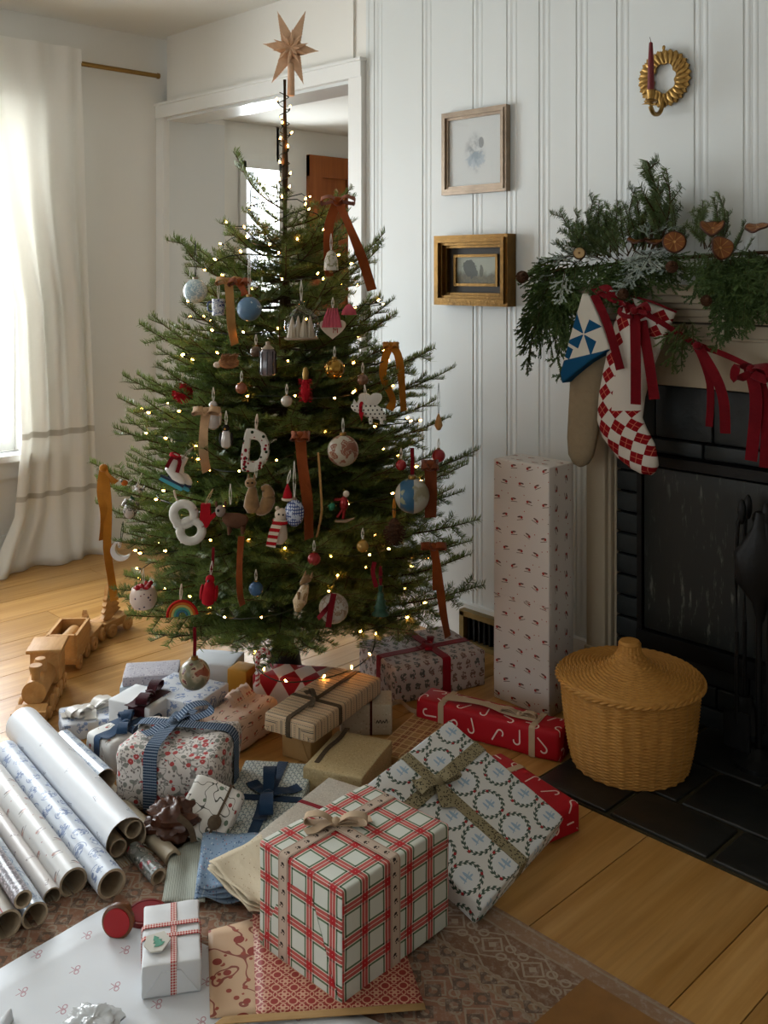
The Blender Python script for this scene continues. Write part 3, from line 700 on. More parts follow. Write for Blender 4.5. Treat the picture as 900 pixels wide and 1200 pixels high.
# the long shoots that stand out of the outline (tip, where it leaves the trunk, nearer(+)/farther(-) than the trunk)
for (px, py, bz, dd) in ((106, 560, .62, .02), (112, 612, .56, .12), (162, 394, 1.05, .0), (200, 290, 1.33, .05), (215, 306, 1.28, .12), (270, 184, 1.56, .03), (286, 243, 1.45, .08), (268, 275, 1.4, .16), (456, 284, 1.32, -.06), (448, 302, 1.28, .02), (416, 226, 1.5, .05),
        (533, 450, .98, -.1), (510, 425, 1.05, .05), (528, 508, .85, .1), (562, 549, .72, -.05), (548, 566, .68, .12), (534, 592, .6, .2), (557, 626, .55, -.1), (552, 652, .48, .08), (553, 672, .42, .2), (566, 702, .3, .02), (540, 720, .3, .2), (158, 455, .9, .05), (176, 498, .82, .15), (150, 690, .4, .05), (152, 735, .33, .12), (180, 760, .3, .25),
        (322, 215, 1.58, .1), (352, 250, 1.5, .12), (300, 235, 1.52, -.08), (365, 262, 1.45, -.06), (310, 268, 1.42, .15), (390, 258, 1.4, .1), (335, 238, 1.5, .08), (380, 275, 1.36, .15)):
    tip = D(px, py, 3.25-dd)-Vector((TX, TY, 0)); fir_at(tree, Vector((0, 0, bz)), tip, rt.uniform(-.5, .5), rt)
# ---- where the needles' front lies at a pixel
def T(px, py, out=.0):
    t = 3.0
    for _ in range(6):
        p = D(px, py, t); r = TR(max(.15, p.z))*.93+out; off = (px-333)/FPX*t; t = 3.25-math.sqrt(max(.0004, r*r-off*off))
    return t
def TP(px, py, out=.0): return D(px, py, T(px, py, out))
# ---- string of lights
sl = thing('string_lights', 'string of small warm white lights on dark green wire wound around the fir', 'string lights', (TX, TY, 0)); rl = random.Random(5); pts = []
zt, an = .25, 0.0
while zt < 1.62:
    r = max(.03, TR(zt)*(.62+.22*math.sin(an*3.7)*rl.uniform(.5, 1))); pts.append(Vector((math.cos(an)*r, math.sin(an)*r, zt+.03*math.sin(an*2.3)))); an += .16/max(.12, r); zt += .0098
for k in range(26):
    f = k/25; pts.append(Vector((.018*math.cos(k*1.9), .018*math.sin(k*1.9), 1.62+.33*f)))
sp_ = smooth_path(pts, 3); B().tube(sp_, .0017, 4, False).ob('wire', GREENCORD, sl)
bulb = B(); bulb.lathe([(.0018, -.001), (.0028, .003), (.0024, .0075), (.0006, .0105)], 8); bme = bulb.mesh('bulb', BULB)
cap = B(); cap.lathe([(.0016, -.010), (.0032, -.009), (.0032, 0), (.0024, .001)], 6); cme = cap.mesh('bulb_socket', GREENCORD)
view = Vector((-TX, -TY, 0)).normalized(); nb = 0
for i in range(0, len(sp_)):
    if nb >= 236: break
    p = sp_[i]; keep = p.z > 1.62 and i % 6 == 0 or p.z <= 1.62 and (p.xy.dot(view.xy) > -.12) and i % 2 == 0
    if not keep: continue
    d = Vector((p.x+rl.uniform(-.3, .3)*.2, p.y+rl.uniform(-.3, .3)*.2, rl.uniform(.0, .25))).normalized(); q = p+d*rl.uniform(.004, .016)
    M = Matrix.Translation(q) @ d.to_track_quat('Z', 'Y').to_matrix().to_4x4(); o = link('bulb', bme, sl, M); link('bulb_socket', cme, o); nb += 1
b = B(); b.tube(smooth_path([(.02, -.02, .25), (.10, -.20, .17), (.24, -.22, .135), (.36, -.10, .15), (.36, .05, .17), (.28, .15, .22)], 6), .002, 5); b.ob('lead_wire', GREENCORD, sl)
lw = smooth_path([(.10, -.20, .17), (.24, -.22, .135), (.36, -.10, .15), (.36, .05, .17), (.28, .15, .22)], 5)
for i, p in enumerate(lw[::3]): link('bulb', bme, sl, Matrix.Translation(p+Vector((.004, -.003, .004))) @ Matrix.Rotation(.8*(i % 3-1), 4, 'X'))
# ---- star on the leader
st_c = D(341, 57, 3.25); star = thing('tree_star', 'pale carved wooden star with long toothed rays on top of the fir', 'tree topper', st_c)
face = Matrix((CAMR, UP, -CAMF)).transposed().to_4x4()     # x right, y up, z towards the viewer's side of the room
STARW = plain('carved_pale_wood', '#d6b08f', .6, .2, 0, .12, 60); nst = 0
b = B(); ln = 1; b.prism([(math.cos(a*PI/8)*.016, math.sin(a*PI/8)*.016) for a in range(16)], -.016, .016, face @ Matrix.Rotation(PI/2, 4, 'X')); b.ob('hub', STARW, star)
for k in range(6):
    a, L = ((1.92, .133), (1.2, .133), (-.09, .092), (2.98, .094), (4.2, .130), (5.05, .126))[k]; poly = [(.008, -.014)]; n = 11
    for i in range(n): poly += [(.02+(L-.03)*i/n, -.022*(1-i/n)-.003), (.02+(L-.03)*(i+.55)/n, -.022*(1-i/n)-.0005)]
    poly.append((L, 0)); poly += [(x, -y) for x, y in poly[-2::-1]]
    M = face @ Matrix.Rotation(a, 4, 'Z') @ Matrix.Rotation(PI/2, 4, 'X'); B().prism(poly, -.004, .004, M).ob('long_ray', STARW, star, False)
for ring_, (n, L, tl, o) in enumerate(((10, .066, .3, .2), (9, .050, .7, .55))):
    for k in range(n):
        a = o+k*2*PI/n; M = face @ Matrix.Rotation(a, 4, 'Z') @ Matrix.Rotation(-tl, 4, 'Y'); b = B(); r0 = [b.add(M @ Vector((.004, y, z_))) for y, z_ in ((-.013, .004), (0, .014), (.013, .004), (0, -.003))]; tp = b.add(M @ Vector((L, 0, .006)))
        for i in range(4): b.face((r0[i], r0[(i+1) % 4], tp))
        b.face(r0[::-1]); b.ob('short_ray', STARW, star, False)
B().lathe([(.006, -.045), (.0105, -.05), (.0125, -.155), (.009, -.158)][::-1], 14).ob('socket', STARW, star)

# ================================================================ ornaments
def orn(name, label, px, py, t=None, out=.02, cat='ornament', group=None):
    p = D(px, py, t) if t else TP(px, py, out); o = thing(name, label, cat, p, (0, 0, YAW), group); return o
# local frame of an ornament: x to the right as seen from the sofa side, y away, z up
def cord(o, m, z0, z1, r=.0012, dx=0.0, n=2):
    b = B()
    for k in range(n): b.tube(smooth_path([((k-.5)*.001*n, 0, z0), (dx*.5+(k-.5)*.006, 0, (z0+z1)/2), (dx, 0, z1)], 4), r, 5)
    b.ob('hanging_cord', m, o)
def ball(name, label, px, py, r, m, capm, cm=None, top=.05, out=.02, t=None):
    o = orn(name, label, px, py, t, out); B().ell((0, 0, 0), r, 28).ob('ball', m, o); B().lathe([(r*.22, r*.93), (r*.24, r*1.0), (r*.22, r*1.16), (.001, r*1.18)], 14).ob('cap', capm, o)
    cord(o, cm or WHITECORD, r*1.15, r*1.15+top); return o
def painted(name, base, ink, sc_=40.0, cut=.55, rough=.25, line=True):
    g = G(name, rough, .5); n = g.noise(scale=sc_, detail=3.0, rough=.6); d = abs(n-.5) < .03; g.col(g.over(lin(base), ((n > cut), lin(ink)), *([(d, lin(ink))] if line else []))); return g.mat
m = painted('pale_blue_snow_glaze', '#8fa9b4', '#c9d3d3', 60, .6, .3)
ball('blue_bauble', 'pale blue bauble hanging on a dark cord from the upper outer branch', 229, 341, .0365, m, SILVERGOLD, GREENCORD, .11, t=2.98)
ball('dusty_blue_bauble', 'dusty blue frosted bauble beside the tan velvet tail', 292, 362, .036, painted('dusty_blue_glaze', '#4f708c', '#a9bac2', 45, .66, .35, False), BRASS, WHITECORD, .13)
o = orn('mug_ornament', 'small white and blue patterned mug ornament left of the tan velvet tail', 256, 359); b = B(); b.lathe([(.001, -.026), (.018, -.026), (.019, .022), (.0165, .022), (.016, -.02)], 20)
b.ob('mug', painted('delft_small', '#b9bcc0', '#23396f', 85, .6, .3), o); B().tube(smooth_path([(-.018, 0, .014), (-.03, 0, .01), (-.03, 0, -.01), (-.018, 0, -.016)], 5), .0028, 8).ob('handle', plain('blue_glaze', '#34476e', .3, .5), o); cord(o, WHITECORD, .022, .08)
# clear cloche
gc = G('clear_glass', .03, .5); gc.col('#f4f2ea'); gc.set('Transmission Weight', 1.0); gc.set('IOR', 1.2); GLASSO = gc.mat
o = orn('cloche_ornament', 'clear glass cloche ornament with a flat base below the pink felt figure row', 353, 381); b = B(); b.lathe([(.046, -.036), (.05, -.02), (.053, .0), (.048, .022), (.034, .04), (.014, .05), (.008, .056), (.012, .066), (.001, .072)], 28); b.ob('dome', PANE, o)
o['label'] = 'clear glass cloche ornament with a flat base'
B().lathe([(.001, -.04), (.048, -.04), (.049, -.036), (.001, -.035)], 28).ob('base', SILVERGOLD, o)
for k in range(4): B().lathe([(.015, -.036), (.010, -.006), (.001, .026)], 8, Matrix.Translation((-.026+.017*k, .006*(k % 2), 0))).ob('tiny_tree', plain('tinsel_pale', '#a89a84', .5, .5), o)
cord(o, WHITECORD, .07, .13)
PINK = plain('pink_felt', '#b4525f', .95, .1, 0, .15, 40, .2); CREAM = plain('cream_felt', '#cbb9a6', .95, .1, 0, .12, 40, .3); WHITEF = plain('white_felt', '#cfccc4', .95, .1, 0, .1, 40, .35); REDF = plain('red_felt', '#a31420', .9, .15, 0, .15, 40, .3); DARKF = plain('charcoal_felt', '#25231f', .9, .1); BROWNF = plain('brown_felt', '#5d4030', .95, .1, 0, .2, 40, .3); TANF = plain('tan_plush', '#8f6f4b', .95, .1, 0, .3, 50, .5, .6)
o = orn('felt_heart_ornament', 'cream felt heart ornament under a pleated pink skirt with a stitched bow', 390, 381); hp = [(.036*math.sin(t)**3*1.05, .03*(math.cos(t)*.9-.33*math.cos(2*t)-.12*math.cos(3*t))-.008) for t in [2*PI*i/28 for i in range(28)]]
B().prism(hp, -.009, .009).ob('heart', CREAM, o, False); b = B()
for k in range(5): b.loft([((-.012+.006*k, -.011, .05), (.002, 0, 0), (0, .003, 0)), ((-.02+.009*k, -.013, .02), (.006, 0, 0), (0, .004, 0)), ((-.024+.011*k, -.013, -.006), (.007, 0, 0), (0, .003, 0))], 8)
b.ob('pleated_skirt', PINK, o); b = B()
for s in (-1, 1): b.tube([(.008, -.012, -.014), (.008+s*.006, -.012, -.008), (.008+s*.006, -.012, -.022)], .0012, 5)
b.ob('stitched_bow', REDF, o); cord(o, WHITECORD, .05, .08)
o = orn('pink_bell_ornament', 'small pink felt bell beside the felt heart', 409, 364); B().lathe([(.022, -.012), (.02, .0), (.01, .014), (.002, .02)], 16).ob('bell', PINK, o); cord(o, WHITECORD, .02, .05)
o = orn('lantern_ornament', 'smoky glass lantern ornament with a silver cap', 314, 423); gs = G('smoked_glass', .15, .6); n = gs.noise(scale=40.0); gs.col(gs.mix(n, '#2b2328', '#7b6f72')); B().lathe([(.001, -.042), (.02, -.04), (.022, -.03), (.022, .026), (.016, .034), (.001, .036)], 8).ob('glass', gs.mat, o)
b = B()
for k in range(8): b.tube([(.0225*math.cos(k*PI/4), .0225*math.sin(k*PI/4), -.036), (.0225*math.cos(k*PI/4), .0225*math.sin(k*PI/4), .028)], .0015, 4)
b.ob('ribs', BLACK, o, False); B().lathe([(.018, .034), (.006, .046), (.006, .054), (.001, .056)], 12).ob('cap', SILVERGOLD, o)
o = orn('red_brush_ornament', 'red bristled brush ornament with a gilt neck', 358, 457); b = B(); rr = random.Random(1); b.ell((0, 0, 0), (.013, .013, .036), 16)
for k in range(170):
    a, zz = rr.uniform(0, 2*PI), rr.uniform(-.032, .032); d = Vector((math.cos(a), math.sin(a), rr.uniform(-.4, .1))); p = Vector((d.x*.011, d.y*.011, zz)); b.tube([p, p+d*.009], [.0009, .0004], 3, False)
b.ob('bristles', REDF, o); B().lathe([(.008, .03), (.009, .045), (.005, .062), (.001, .064)], 12).ob('neck', BRASS, o)
gd = G('white_dotted_felt', .9, .1); x, y, z_ = gd.sep(gd.co()); u_, v_, i_, j_ = gd.cells(x, z_, .0125, .0105, .5); gd.col(gd.over(lin('#cfcbc0'), (gd.blob(u_, v_, 0.0, 0.0, .0024), lin('#1d1a18')))); DOTF = gd.mat
o = orn('spotted_dog_ornament', 'white felt dog ornament with black spots and a red scarf', 429, 482); B().loft([((-.042, 0, .014), (0, 0, .003), (0, .004, 0)), ((-.036, 0, .012), (0, 0, .011), (0, .011, 0)), ((-.02, 0, .008), (0, 0, .014), (0, .013, 0)), ((.005, 0, .0), (0, 0, .018), (0, .016, 0)), ((.035, 0, -.004), (0, 0, .02), (0, .017, 0)), ((.05, 0, -.012), (0, 0, .014), (0, .012, 0)), ((.056, 0, -.02), (0, 0, .005), (0, .005, 0))], 14).ob('body', DOTF, o)
B().prism([(-.038, .02), (-.034, .034), (-.026, .022), (-.02, .034), (-.014, .02)], -.006, .006).ob('ears', WHITEF, o, False)
b = B(); b.tube([(-.013+.002*math.cos(a), .016*math.cos(a), .006+.017*math.sin(a)) for a in [2*PI*i/14 for i in range(15)]], .005, 8); b.prism([(-.018, -.002), (-.006, .0), (-.012, -.026)], -.02, -.014); b.ob('scarf', REDF, o)
for x_ in (.012, .042):
    for y_ in (-.009, .009): B().tube([(x_, y_, -.012), (x_+.002, y_, -.034)], [.007, .005], 8).ob('leg', DOTF, o)
cord(o, WHITECORD, .02, .075, dx=-.004)
o = orn('white_heart_bauble', 'white quilted heart ornament behind the gold velvet loops', 434, 466, out=-.03); B().prism([(x_*.9, z_*.9) for x_, z_ in hp], -.008, .008).ob('heart', WHITEF, o, False)
o = orn('hedgehog_ornament', 'tan bristly hedgehog ornament above the red pompom', 268, 425); b = B(); b.ell((0, 0, 0), (.03, .016, .018), 16); rr = random.Random(3)
for k in range(190):
    a, c_ = rr.uniform(-.3, PI+.3), rr.uniform(-.8, .9); p = Vector((c_*.028, -abs(math.cos(a))*.014*(1 if a < 9 else 1), math.sin(a)*.016)); d = Vector((.5, p.y*30, math.sin(a))).normalized(); b.tube([p, p+d*.012], [.0012, .0003], 3, False)
b.ob('body', plain('hedgehog_tan', '#a0704a', .9, .1, 0, .25, 60), o); B().ell((-.032, 0, -.006), (.012, .009, .009), 10).ob('snout', CREAM, o)
o = orn('red_pompom_ornament', 'bright red woolly pompom on the left outer branch', 214, 461, t=2.92); b = B(); rr = random.Random(7); b.ell((0, 0, 0), .026, 14)
for k in range(260):
    d = Vector((rr.gauss(0, 1), rr.gauss(0, 1), rr.gauss(0, 1))).normalized(); b.tube([d*.022, d*.032], [.0018, .0008], 3, False)
b.ob('wool', REDF, o); cord(o, WHITECORD, .028, .06)
def letter(outer, holes_center, hole, name, label, px, py, m, tilt=0.0):
    o = orn(name, label, px, py); o.rotation_euler = (0, tilt, YAW); return o
# felt letters: one rounded band per stroke
o = orn('letter_ornament', 'white felt letter D embroidered with red flowers and dark sprigs', 298, 528); ge = G('embroidered_felt', .95, .1); p_ = ge.co(); d_, a_, c_ = ge.vor(p_, 95.0); ge.col(ge.over(lin('#c2bdb2'), ((d_ < .42)*(a_ > .72), lin('#7d1520')), ((d_ < .4)*(a_ < .26), lin('#22301f')))); ge.bump(ge.noise(scale=200.0), .3, .003)
dd = [(-.027, .058), (.004, .058), (.026, .047), (.038, .024), (.041, .0), (.038, -.024), (.026, -.046), (.004, -.058), (-.03, -.058), (-.034, -.03), (-.033, .0), (-.031, .03)]
di = [(-.012, .03), (.004, .031), (.013, .026), (.018, .014), (.02, .0), (.018, -.014), (.012, -.026), (.003, -.03), (-.012, -.03), (-.013, -.014), (-.013, .0), (-.0125, .014)]
o.rotation_euler = (0, .08, YAW); b = B(); b.ring(dd, di, -.011, .011); me = b.ob('letter', ge.mat, o, False); bv = me.modifiers.new('soft', 'BEVEL'); bv.width = .005; bv.segments = 3; cord(o, CREAM, .058, .10, .002)
o = orn('letter_ornament', 'plain white felt letter B above the red felt mitten', 219, 612); o.rotation_euler = (0, -.38, YAW); b = B()
for cz, rx_, rz_ in ((.024, .029, .029), (-.026, .031, .029)):
    pts = [(rx_*math.cos(a)*.98+(.0 if cz > 0 else .002), 0, cz+rz_*math.sin(a)*.98) for a in [2*PI*i/22 for i in range(23)]]; b.tube(pts, .0125, 10, False, up=Vector((0, 1, 0)))
b.tube([(-.024, 0, .044), (-.027, 0, 0), (-.026, 0, -.046)], .0115, 10); b.ob('letter', WHITEF, o); cord(o, CREAM, .055, .095, .003, n=1)
# skates
o = orn('skate_ornament', 'pair of white ice skates with red laces and turquoise blades', 207, 551); o.rotation_euler = (0, .45, YAW); WL = plain('white_leather', '#d6d3cc', .4, .4); TEAL = plain('turquoise_blade', '#3d97a8', .3, .5)
for dx, dy in ((0, 0), (.017, .022)):
    B().loft([((-.016+dx, dy, .038), (.012, 0, 0), (0, .010, 0)), ((-.017+dx, dy, .01), (.013, 0, 0), (0, .011, 0)), ((-.014+dx, dy, -.008), (.017, 0, .004), (0, .012, 0)), ((.008+dx, dy, -.016), (.008, 0, .013), (0, .012, 0)), ((.028+dx, dy, -.021), (.002, 0, .009), (0, .009, 0)), ((.036+dx, dy, -.023), (.0, 0, .004), (0, .004, 0))], 14).ob('boot', WL, o)
    B().box((.002+dx, dy, -.032), (.072, .01, .006)).ob('sole', plain('navy_sole', '#1d2740', .4, .4), o, False); B().prism([(-.034+dx, -.045), (-.03+dx, -.036), (.032+dx, -.036), (.04+dx, -.041), (.036+dx, -.047)], dy-.002, dy+.002).ob('blade', TEAL, o, False)
for s in (-1, 1): B().strip(smooth_path([(-.012, -.012, .036), (-.012+s*.012, -.02, .03), (-.01+s*.016, -.02, .0)], 4), (1, 0, .2), .011).ob('lace', V_RED, o)
B().tube(smooth_path([(-.02+.012*math.cos(a), .013*math.sin(a), .034) for a in [2*PI*i/12 for i in range(13)]], 2), .006, 8).ob('cuff', REDF, o); cord(o, SILVERGOLD, .035, .08, .0012, .014)
# long tail goose / stocking in white behind taupe ribbon, penguin
def bird(name, label, px, py, s, bm, hm, tilt=0.0, beak='#c58a3a', out=.02, dark=None):
    o = orn(name, label, px, py, None, out); o.rotation_euler = (0, tilt, YAW); B().loft([((0, 0, -.036*s), (.005*s, 0, 0), (0, .005*s, 0)), ((0, 0, -.03*s), (.014*s, 0, 0), (0, .013*s, 0)), ((0, 0, -.01*s), (.018*s, 0, 0), (0, .017*s, 0)), ((0, 0, .012*s), (.013*s, 0, 0), (0, .013*s, 0)), ((0, 0, .02*s), (.009*s, 0, 0), (0, .009*s, 0))], 14).ob('body', bm, o)
    B().ell((0, -.002*s, .027*s), .011*s, 14).ob('head', hm, o); B().lathe([(.0035*s, 0), (.0005, .012*s)], 8, Matrix.Translation((-.002*s, -.011*s, .026*s)) @ Matrix.Rotation(PI/2, 4, 'X')).ob('beak', plain('beak_'+name, beak, .5, .3), o)
    for k in (-1, 1): B().ell((k*.017*s, .002*s, -.006*s), (.005*s, .012*s, .02*s), 10).ob('wing', dark or bm, o)
    cord(o, WHITECORD, .036*s, .036*s+.04); return o
SHINY = plain('pearly_glass', '#bdb5ae', .2, .6, .2, .2, 20)
bird('penguin_ornament', 'small pearly penguin ornament left of the embroidered letter', 265, 512, .9, SHINY, DARKF, 0, dark=DARKF)
bird('goose_ornament', 'white goose ornament half hidden by the taupe velvet tail', 250, 487, 1.1, SHINY, SHINY)
bird('cardinal_ornament', 'red felt bird hanging on a red ribbon beside the rainbow', 245, 692, 1.15, REDF, REDF, .1, '#1d1a18')
b = B(); b.strip(smooth_path([(0, 0, .04), (.002, 0, .08), (.0, 0, .118)], 4), (1, 0, 0), .008); b.ob('ribbon', V_RED, [q for q in bpy.data.objects if q.name.startswith('cardinal_ornament')][0])
# animals
def eye(o, x, z, y=-.018, r=.0028): B().ell((x, y, z), r, 8).ob('eye', DARKF, o)
o = orn('squirrel_ornament', 'tan plush squirrel with a curled bushy tail under the embroidered letter', 300, 583); B().loft([((-.012, 0, -.04), (.012, 0, 0), (0, .012, 0)), ((-.012, 0, -.024), (.022, 0, 0), (0, .018, 0)), ((-.012, 0, .0), (.018, 0, 0), (0, .016, 0)), ((-.01, 0, .022), (.012, 0, 0), (0, .012, 0)), ((-.01, 0, .03), (.009, 0, 0), (0, .009, 0))], 14).ob('body', TANF, o)
B().ell((-.014, -.004, .04), (.016, .014, .014), 14).ob('head', TANF, o); b = B()
for k in (-1, 1): b.lathe([(.005, 0), (.001, .014)], 8, Matrix.Translation((-.012+k*.008, 0, .05)))
b.ob('ears', TANF, o); B().tube(smooth_path([(.0, .008, -.036), (.022, .005, -.03), (.034, .002, .0), (.028, .0, .024), (.016, .0, .022)], 5), [.008+.011*math.sin(PI*min(1, (i+2)/20)) for i in range(21)], 10).ob('tail', TANF, o); eye(o, -.02, .043); eye(o, -.008, .043); cord(o, WHITECORD, .054, .09)
o = orn('deer_ornament', 'brown felt deer with a grey face between the letter and the squirrel', 270, 606); B().loft([((-.02, 0, .0), (0, 0, .012), (0, .012, 0)), ((-.005, 0, -.008), (0, 0, .02), (0, .018, 0)), ((.022, 0, -.01), (0, 0, .021), (0, .018, 0)), ((.042, 0, -.008), (0, 0, .014), (0, .012, 0)), ((.048, 0, -.006), (0, 0, .004), (0, .004, 0))], 14).ob('body', BROWNF, o)
B().ell((-.026, -.006, .018), (.014, .015, .016), 14).ob('head', plain('grey_felt', '#8d7f76', .95, .1), o); eye(o, -.03, .022, -.019, .004)
for k in (-1, 1): B().ell((-.026+k*.012, 0, .034), (.004, .004, .01), 8).ob('ear', BROWNF, o)
for x_ in (-.002, .034):
    for y_ in (-.01, .01): B().tube([(x_, y_, -.022), (x_, y_, -.044)], [.006, .004], 8).ob('leg', BROWNF, o)
cord(o, WHITECORD, .034, .09)
o = orn('mitten_ornament', 'red felt mitten between the plain letter and the deer', 241, 603, out=.0); B().prism([(-.012, .03), (.012, .03), (.014, .0), (.026, .006), (.028, -.004), (.014, -.018), (.006, -.034), (-.008, -.036), (-.016, -.02)], -.008, .008).ob('mitten', REDF, o, False); cord(o, TWINE, .03, .07, dx=.02)
GREYG = painted('grey_glass_animal', '#b3aca6', '#55524e', 30, .6, .25)
o = orn('badger_ornament', 'grey and white glass badger with a green scarf on the left side', 155, 590, t=3.06); o.rotation_euler = (0, .3, YAW); B().loft([((0, 0, -.045), (.012, 0, 0), (0, .012, 0)), ((0, 0, -.03), (.022, 0, 0), (0, .02, 0)), ((.002, 0, .0), (.02, 0, 0), (0, .018, 0)), ((.006, 0, .022), (.013, 0, 0), (0, .013, 0))], 14).ob('body', GREYG, o)
B().ell((.008, -.004, .038), (.016, .018, .018), 14).ob('head', GREYG, o); B().lathe([(.009, 0), (.002, .02)], 10, Matrix.Translation((.0, -.014, .034)) @ Matrix.Rotation(PI/2, 4, 'X')).ob('snout', plain('white_snout', '#c9c4bc', .3, .5), o); DG = plain('dark_green_felt', '#1c3826', .9, .1)
B().tube([(.006+.014*math.cos(a), .014*math.sin(a), .02) for a in [2*PI*i/12 for i in range(13)]], .005, 8).ob('scarf', DG, o)
for k in (-1, 1): B().tube([(k*.018, -.008, .01), (k*.024, -.016, -.012)], [.007, .005], 8).ob('arm', GREYG, o); B().lathe([(.005, 0), (.001, .014)], 8, Matrix.Translation((.008+k*.012, 0, .05))).ob('ear', GREYG, o)
cord(o, WHITECORD, .056, .1)
o = orn('moon_ornament', 'white crescent moon ornament low on the left side', 142, 645, t=3.07); n = 16; out_ = [(.032*math.cos(a), .032*math.sin(a)) for a in [PI*.55+1.35*PI*i/n for i in range(n+1)]]; inn = [(.008+.026*math.cos(a), .008+.026*math.sin(a)) for a in [PI*.58+1.22*PI*i/n for i in range(n+1)]]
B().prism(out_+inn[::-1], -.008, .008).ob('crescent', plain('white_glitter', '#c9cacb', .35, .6, .1), o, False); B().ell((-.004, -.003, .022), (.008, .008, .014), 10).ob('mouse', GREYG, o); cord(o, DG, .03, .09, dx=.006)
o = orn('cocoa_mug_ornament', 'round white dotted mug ornament heaped with red berries', 168, 699, t=2.96); gd2 = G('dotted_porcelain', .3, .5); d_, a_, c_ = gd2.vor(gd2.co(), 70.0); gd2.col(gd2.over(lin('#cdb9ac'), (d_ < .22, lin('#7d2a2a')), ((d_ < .2)*(a_ > .6), lin('#3b3b50')))); b = B(); b.lathe([(.012, -.036), (.03, -.032), (.04, -.014), (.041, .006), (.034, .026), (.03, .028), (.028, .022)], 24); b.ob('bowl', gd2.mat, o); rr = random.Random(4)
BER = plain('red_berry', '#a5161f', .25, .6)
for k in range(15): B().ell((rr.uniform(-.022, .022), rr.uniform(-.022, .022), .028+rr.uniform(0, .01)), .0075, 8).ob('berry', BER, o)
cord(o, WHITECORD, .032, .085)
o = orn('rainbow_ornament', 'felt rainbow arch ornament on the lowest left branches', 213, 714)
for k, c_ in enumerate(('#9e2018', '#b8622a', '#b3a35a', '#4f8f78', '#3f6a7d')): B().tube([((.041-.0068*k)*math.cos(a), 0, -.018+(.041-.0068*k)*math.sin(a)) for a in [PI*i/18 for i in range(19)]], .0042, 8, up=Vector((0, 1, 0))).ob('arc', plain('felt_arc_%d' % k, c_, .95, .1), o)
o.rotation_euler = (0, -.1, YAW); cord(o, CREAM, .026, .07, .0018, .006)
gp = G('painted_scene', .3, .5); n1 = gp.noise(scale=28.0, detail=2.0); n2 = gp.noise(gp.xyz(*[q*1.0 for q in gp.sep(gp.co())]), 60.0, 2.0); gp.col(gp.over(gp.mix(n1.ss(.4, .6), '#6d6a52', '#b8a58c'), (n1 > .58, lin('#8d4a34')), (n2 > .63, lin('#54221c')))); 
o = ball('photo_bauble', 'bauble printed with a portrait scene hanging low on a red ribbon', 228, 790, .041, gp.mat, BRASS, V_RED, .01, t=2.62); B().strip(smooth_path([(0, 0, .05), (.001, 0, .085), (0, 0, .125)], 4), (1, 0, 0), .009).ob('ribbon', V_RED, o)
gg = G('globe_glaze', .4, .4); n1 = gg.noise(scale=22.0, detail=4.0); x, y, z_ = gg.sep(gg.co()); gg.col(gg.over(gg.mix(n1.ss(.45, .6), '#a9a598', '#857d63'), (((x > -.034)*(x < .004)), gg.mix(n1.ss(.5, .56), '#24536f', '#8c8d6e'))))
o = ball('globe_bauble', 'large blue and cream globe bauble hanging on a red ribbon', 483, 581, .049, gg.mat, BRASS, V_RED, .01); B().strip(smooth_path([(0, 0, .06), (.001, 0, .08), (0, 0, .135)], 4), (1, 0, 0), .011).ob('ribbon', V_RED, o)
ball('painted_bauble', 'bauble painted with a cream, rust and blue winter scene', 402, 528, .043, painted('winter_scene', '#a59c8a', '#7f4a34', 24, .55, .3), BRASS, WHITECORD, .04)
ball('gold_bauble', 'plain gold glass bauble in the middle of the fir', 392, 432, .03, plain('gold_glass', '#96722e', .15, .6, .8), BRASS, WHITECORD, .03, out=-.05)
o = orn('china_egg_ornament', 'blue and white china egg hanging on a white cord', 345, 601); gb = G('china_blue', .2, .6); x, y, z_ = gb.sep(gb.co()); l1 = abs((x*170.0).fr()-.5) < .17; l2 = abs((z_*120.0).fr()-.5) < .17; gb.col(gb.over(lin('#a9b2c4'), (mx(l1, l2)*(gb.noise(scale=60.0) > .42), lin('#1f3570')))); B().ell((0, 0, 0), (.027, .027, .037), 20).ob('egg', gb.mat, o); B().lathe([(.006, .035), (.006, .042), (.001, .043)], 10).ob('cap', SILVERGOLD, o); cord(o, WHITECORD, .042, .14)
o = orn('bear_ornament', 'pale bear ornament in a red and white striped scarf', 328, 617); o.rotation_euler = (0, .12, YAW); B().loft([((0, 0, -.045), (.014, 0, 0), (0, .014, 0)), ((0, 0, -.03), (.024, 0, 0), (0, .02, 0)), ((0, 0, -.004), (.02, 0, 0), (0, .018, 0)), ((0, 0, .016), (.013, 0, 0), (0, .013, 0))], 14).ob('body', CREAM, o); B().ell((0, 0, .032), (.018, .017, .018), 14).ob('head', CREAM, o)
for k in (-1, 1): B().ell((k*.013, 0, .048), .006, 8).ob('ear', CREAM, o); eye(o, k*.006, .036, -.016)
gst = G('striped_scarf', .9, .1); x, y, z_ = gst.sep(gst.co()); gst.col(gst.mix((z_*55.0).fr() < .5, '#a01a20', '#c9bba8')); b = B(); b.strip(smooth_path([(-.004, -.02, .018), (-.012, -.024, -.01), (-.016, -.024, -.05)], 5), (1, 0, 0), .026, .004); b.tube([(.015*math.cos(a), .015*math.sin(a), .014) for a in [2*PI*i/14 for i in range(15)]], .007, 8); b.ob('scarf', gst.mat, o)
o = orn('santa_hat_ornament', 'tiny pointed red hat ornament above the bear', 337, 577); B().lathe([(.014, -.018), (.012, -.006), (.006, .012), (.001, .024)], 14).ob('cone', REDF, o); B().tube([(.0135*math.cos(a), .0135*math.sin(a), -.018) for a in [2*PI*i/14 for i in range(15)]], .0035, 8).ob('brim', CREAM, o); cord(o, WHITECORD, .024, .06, dx=.008)
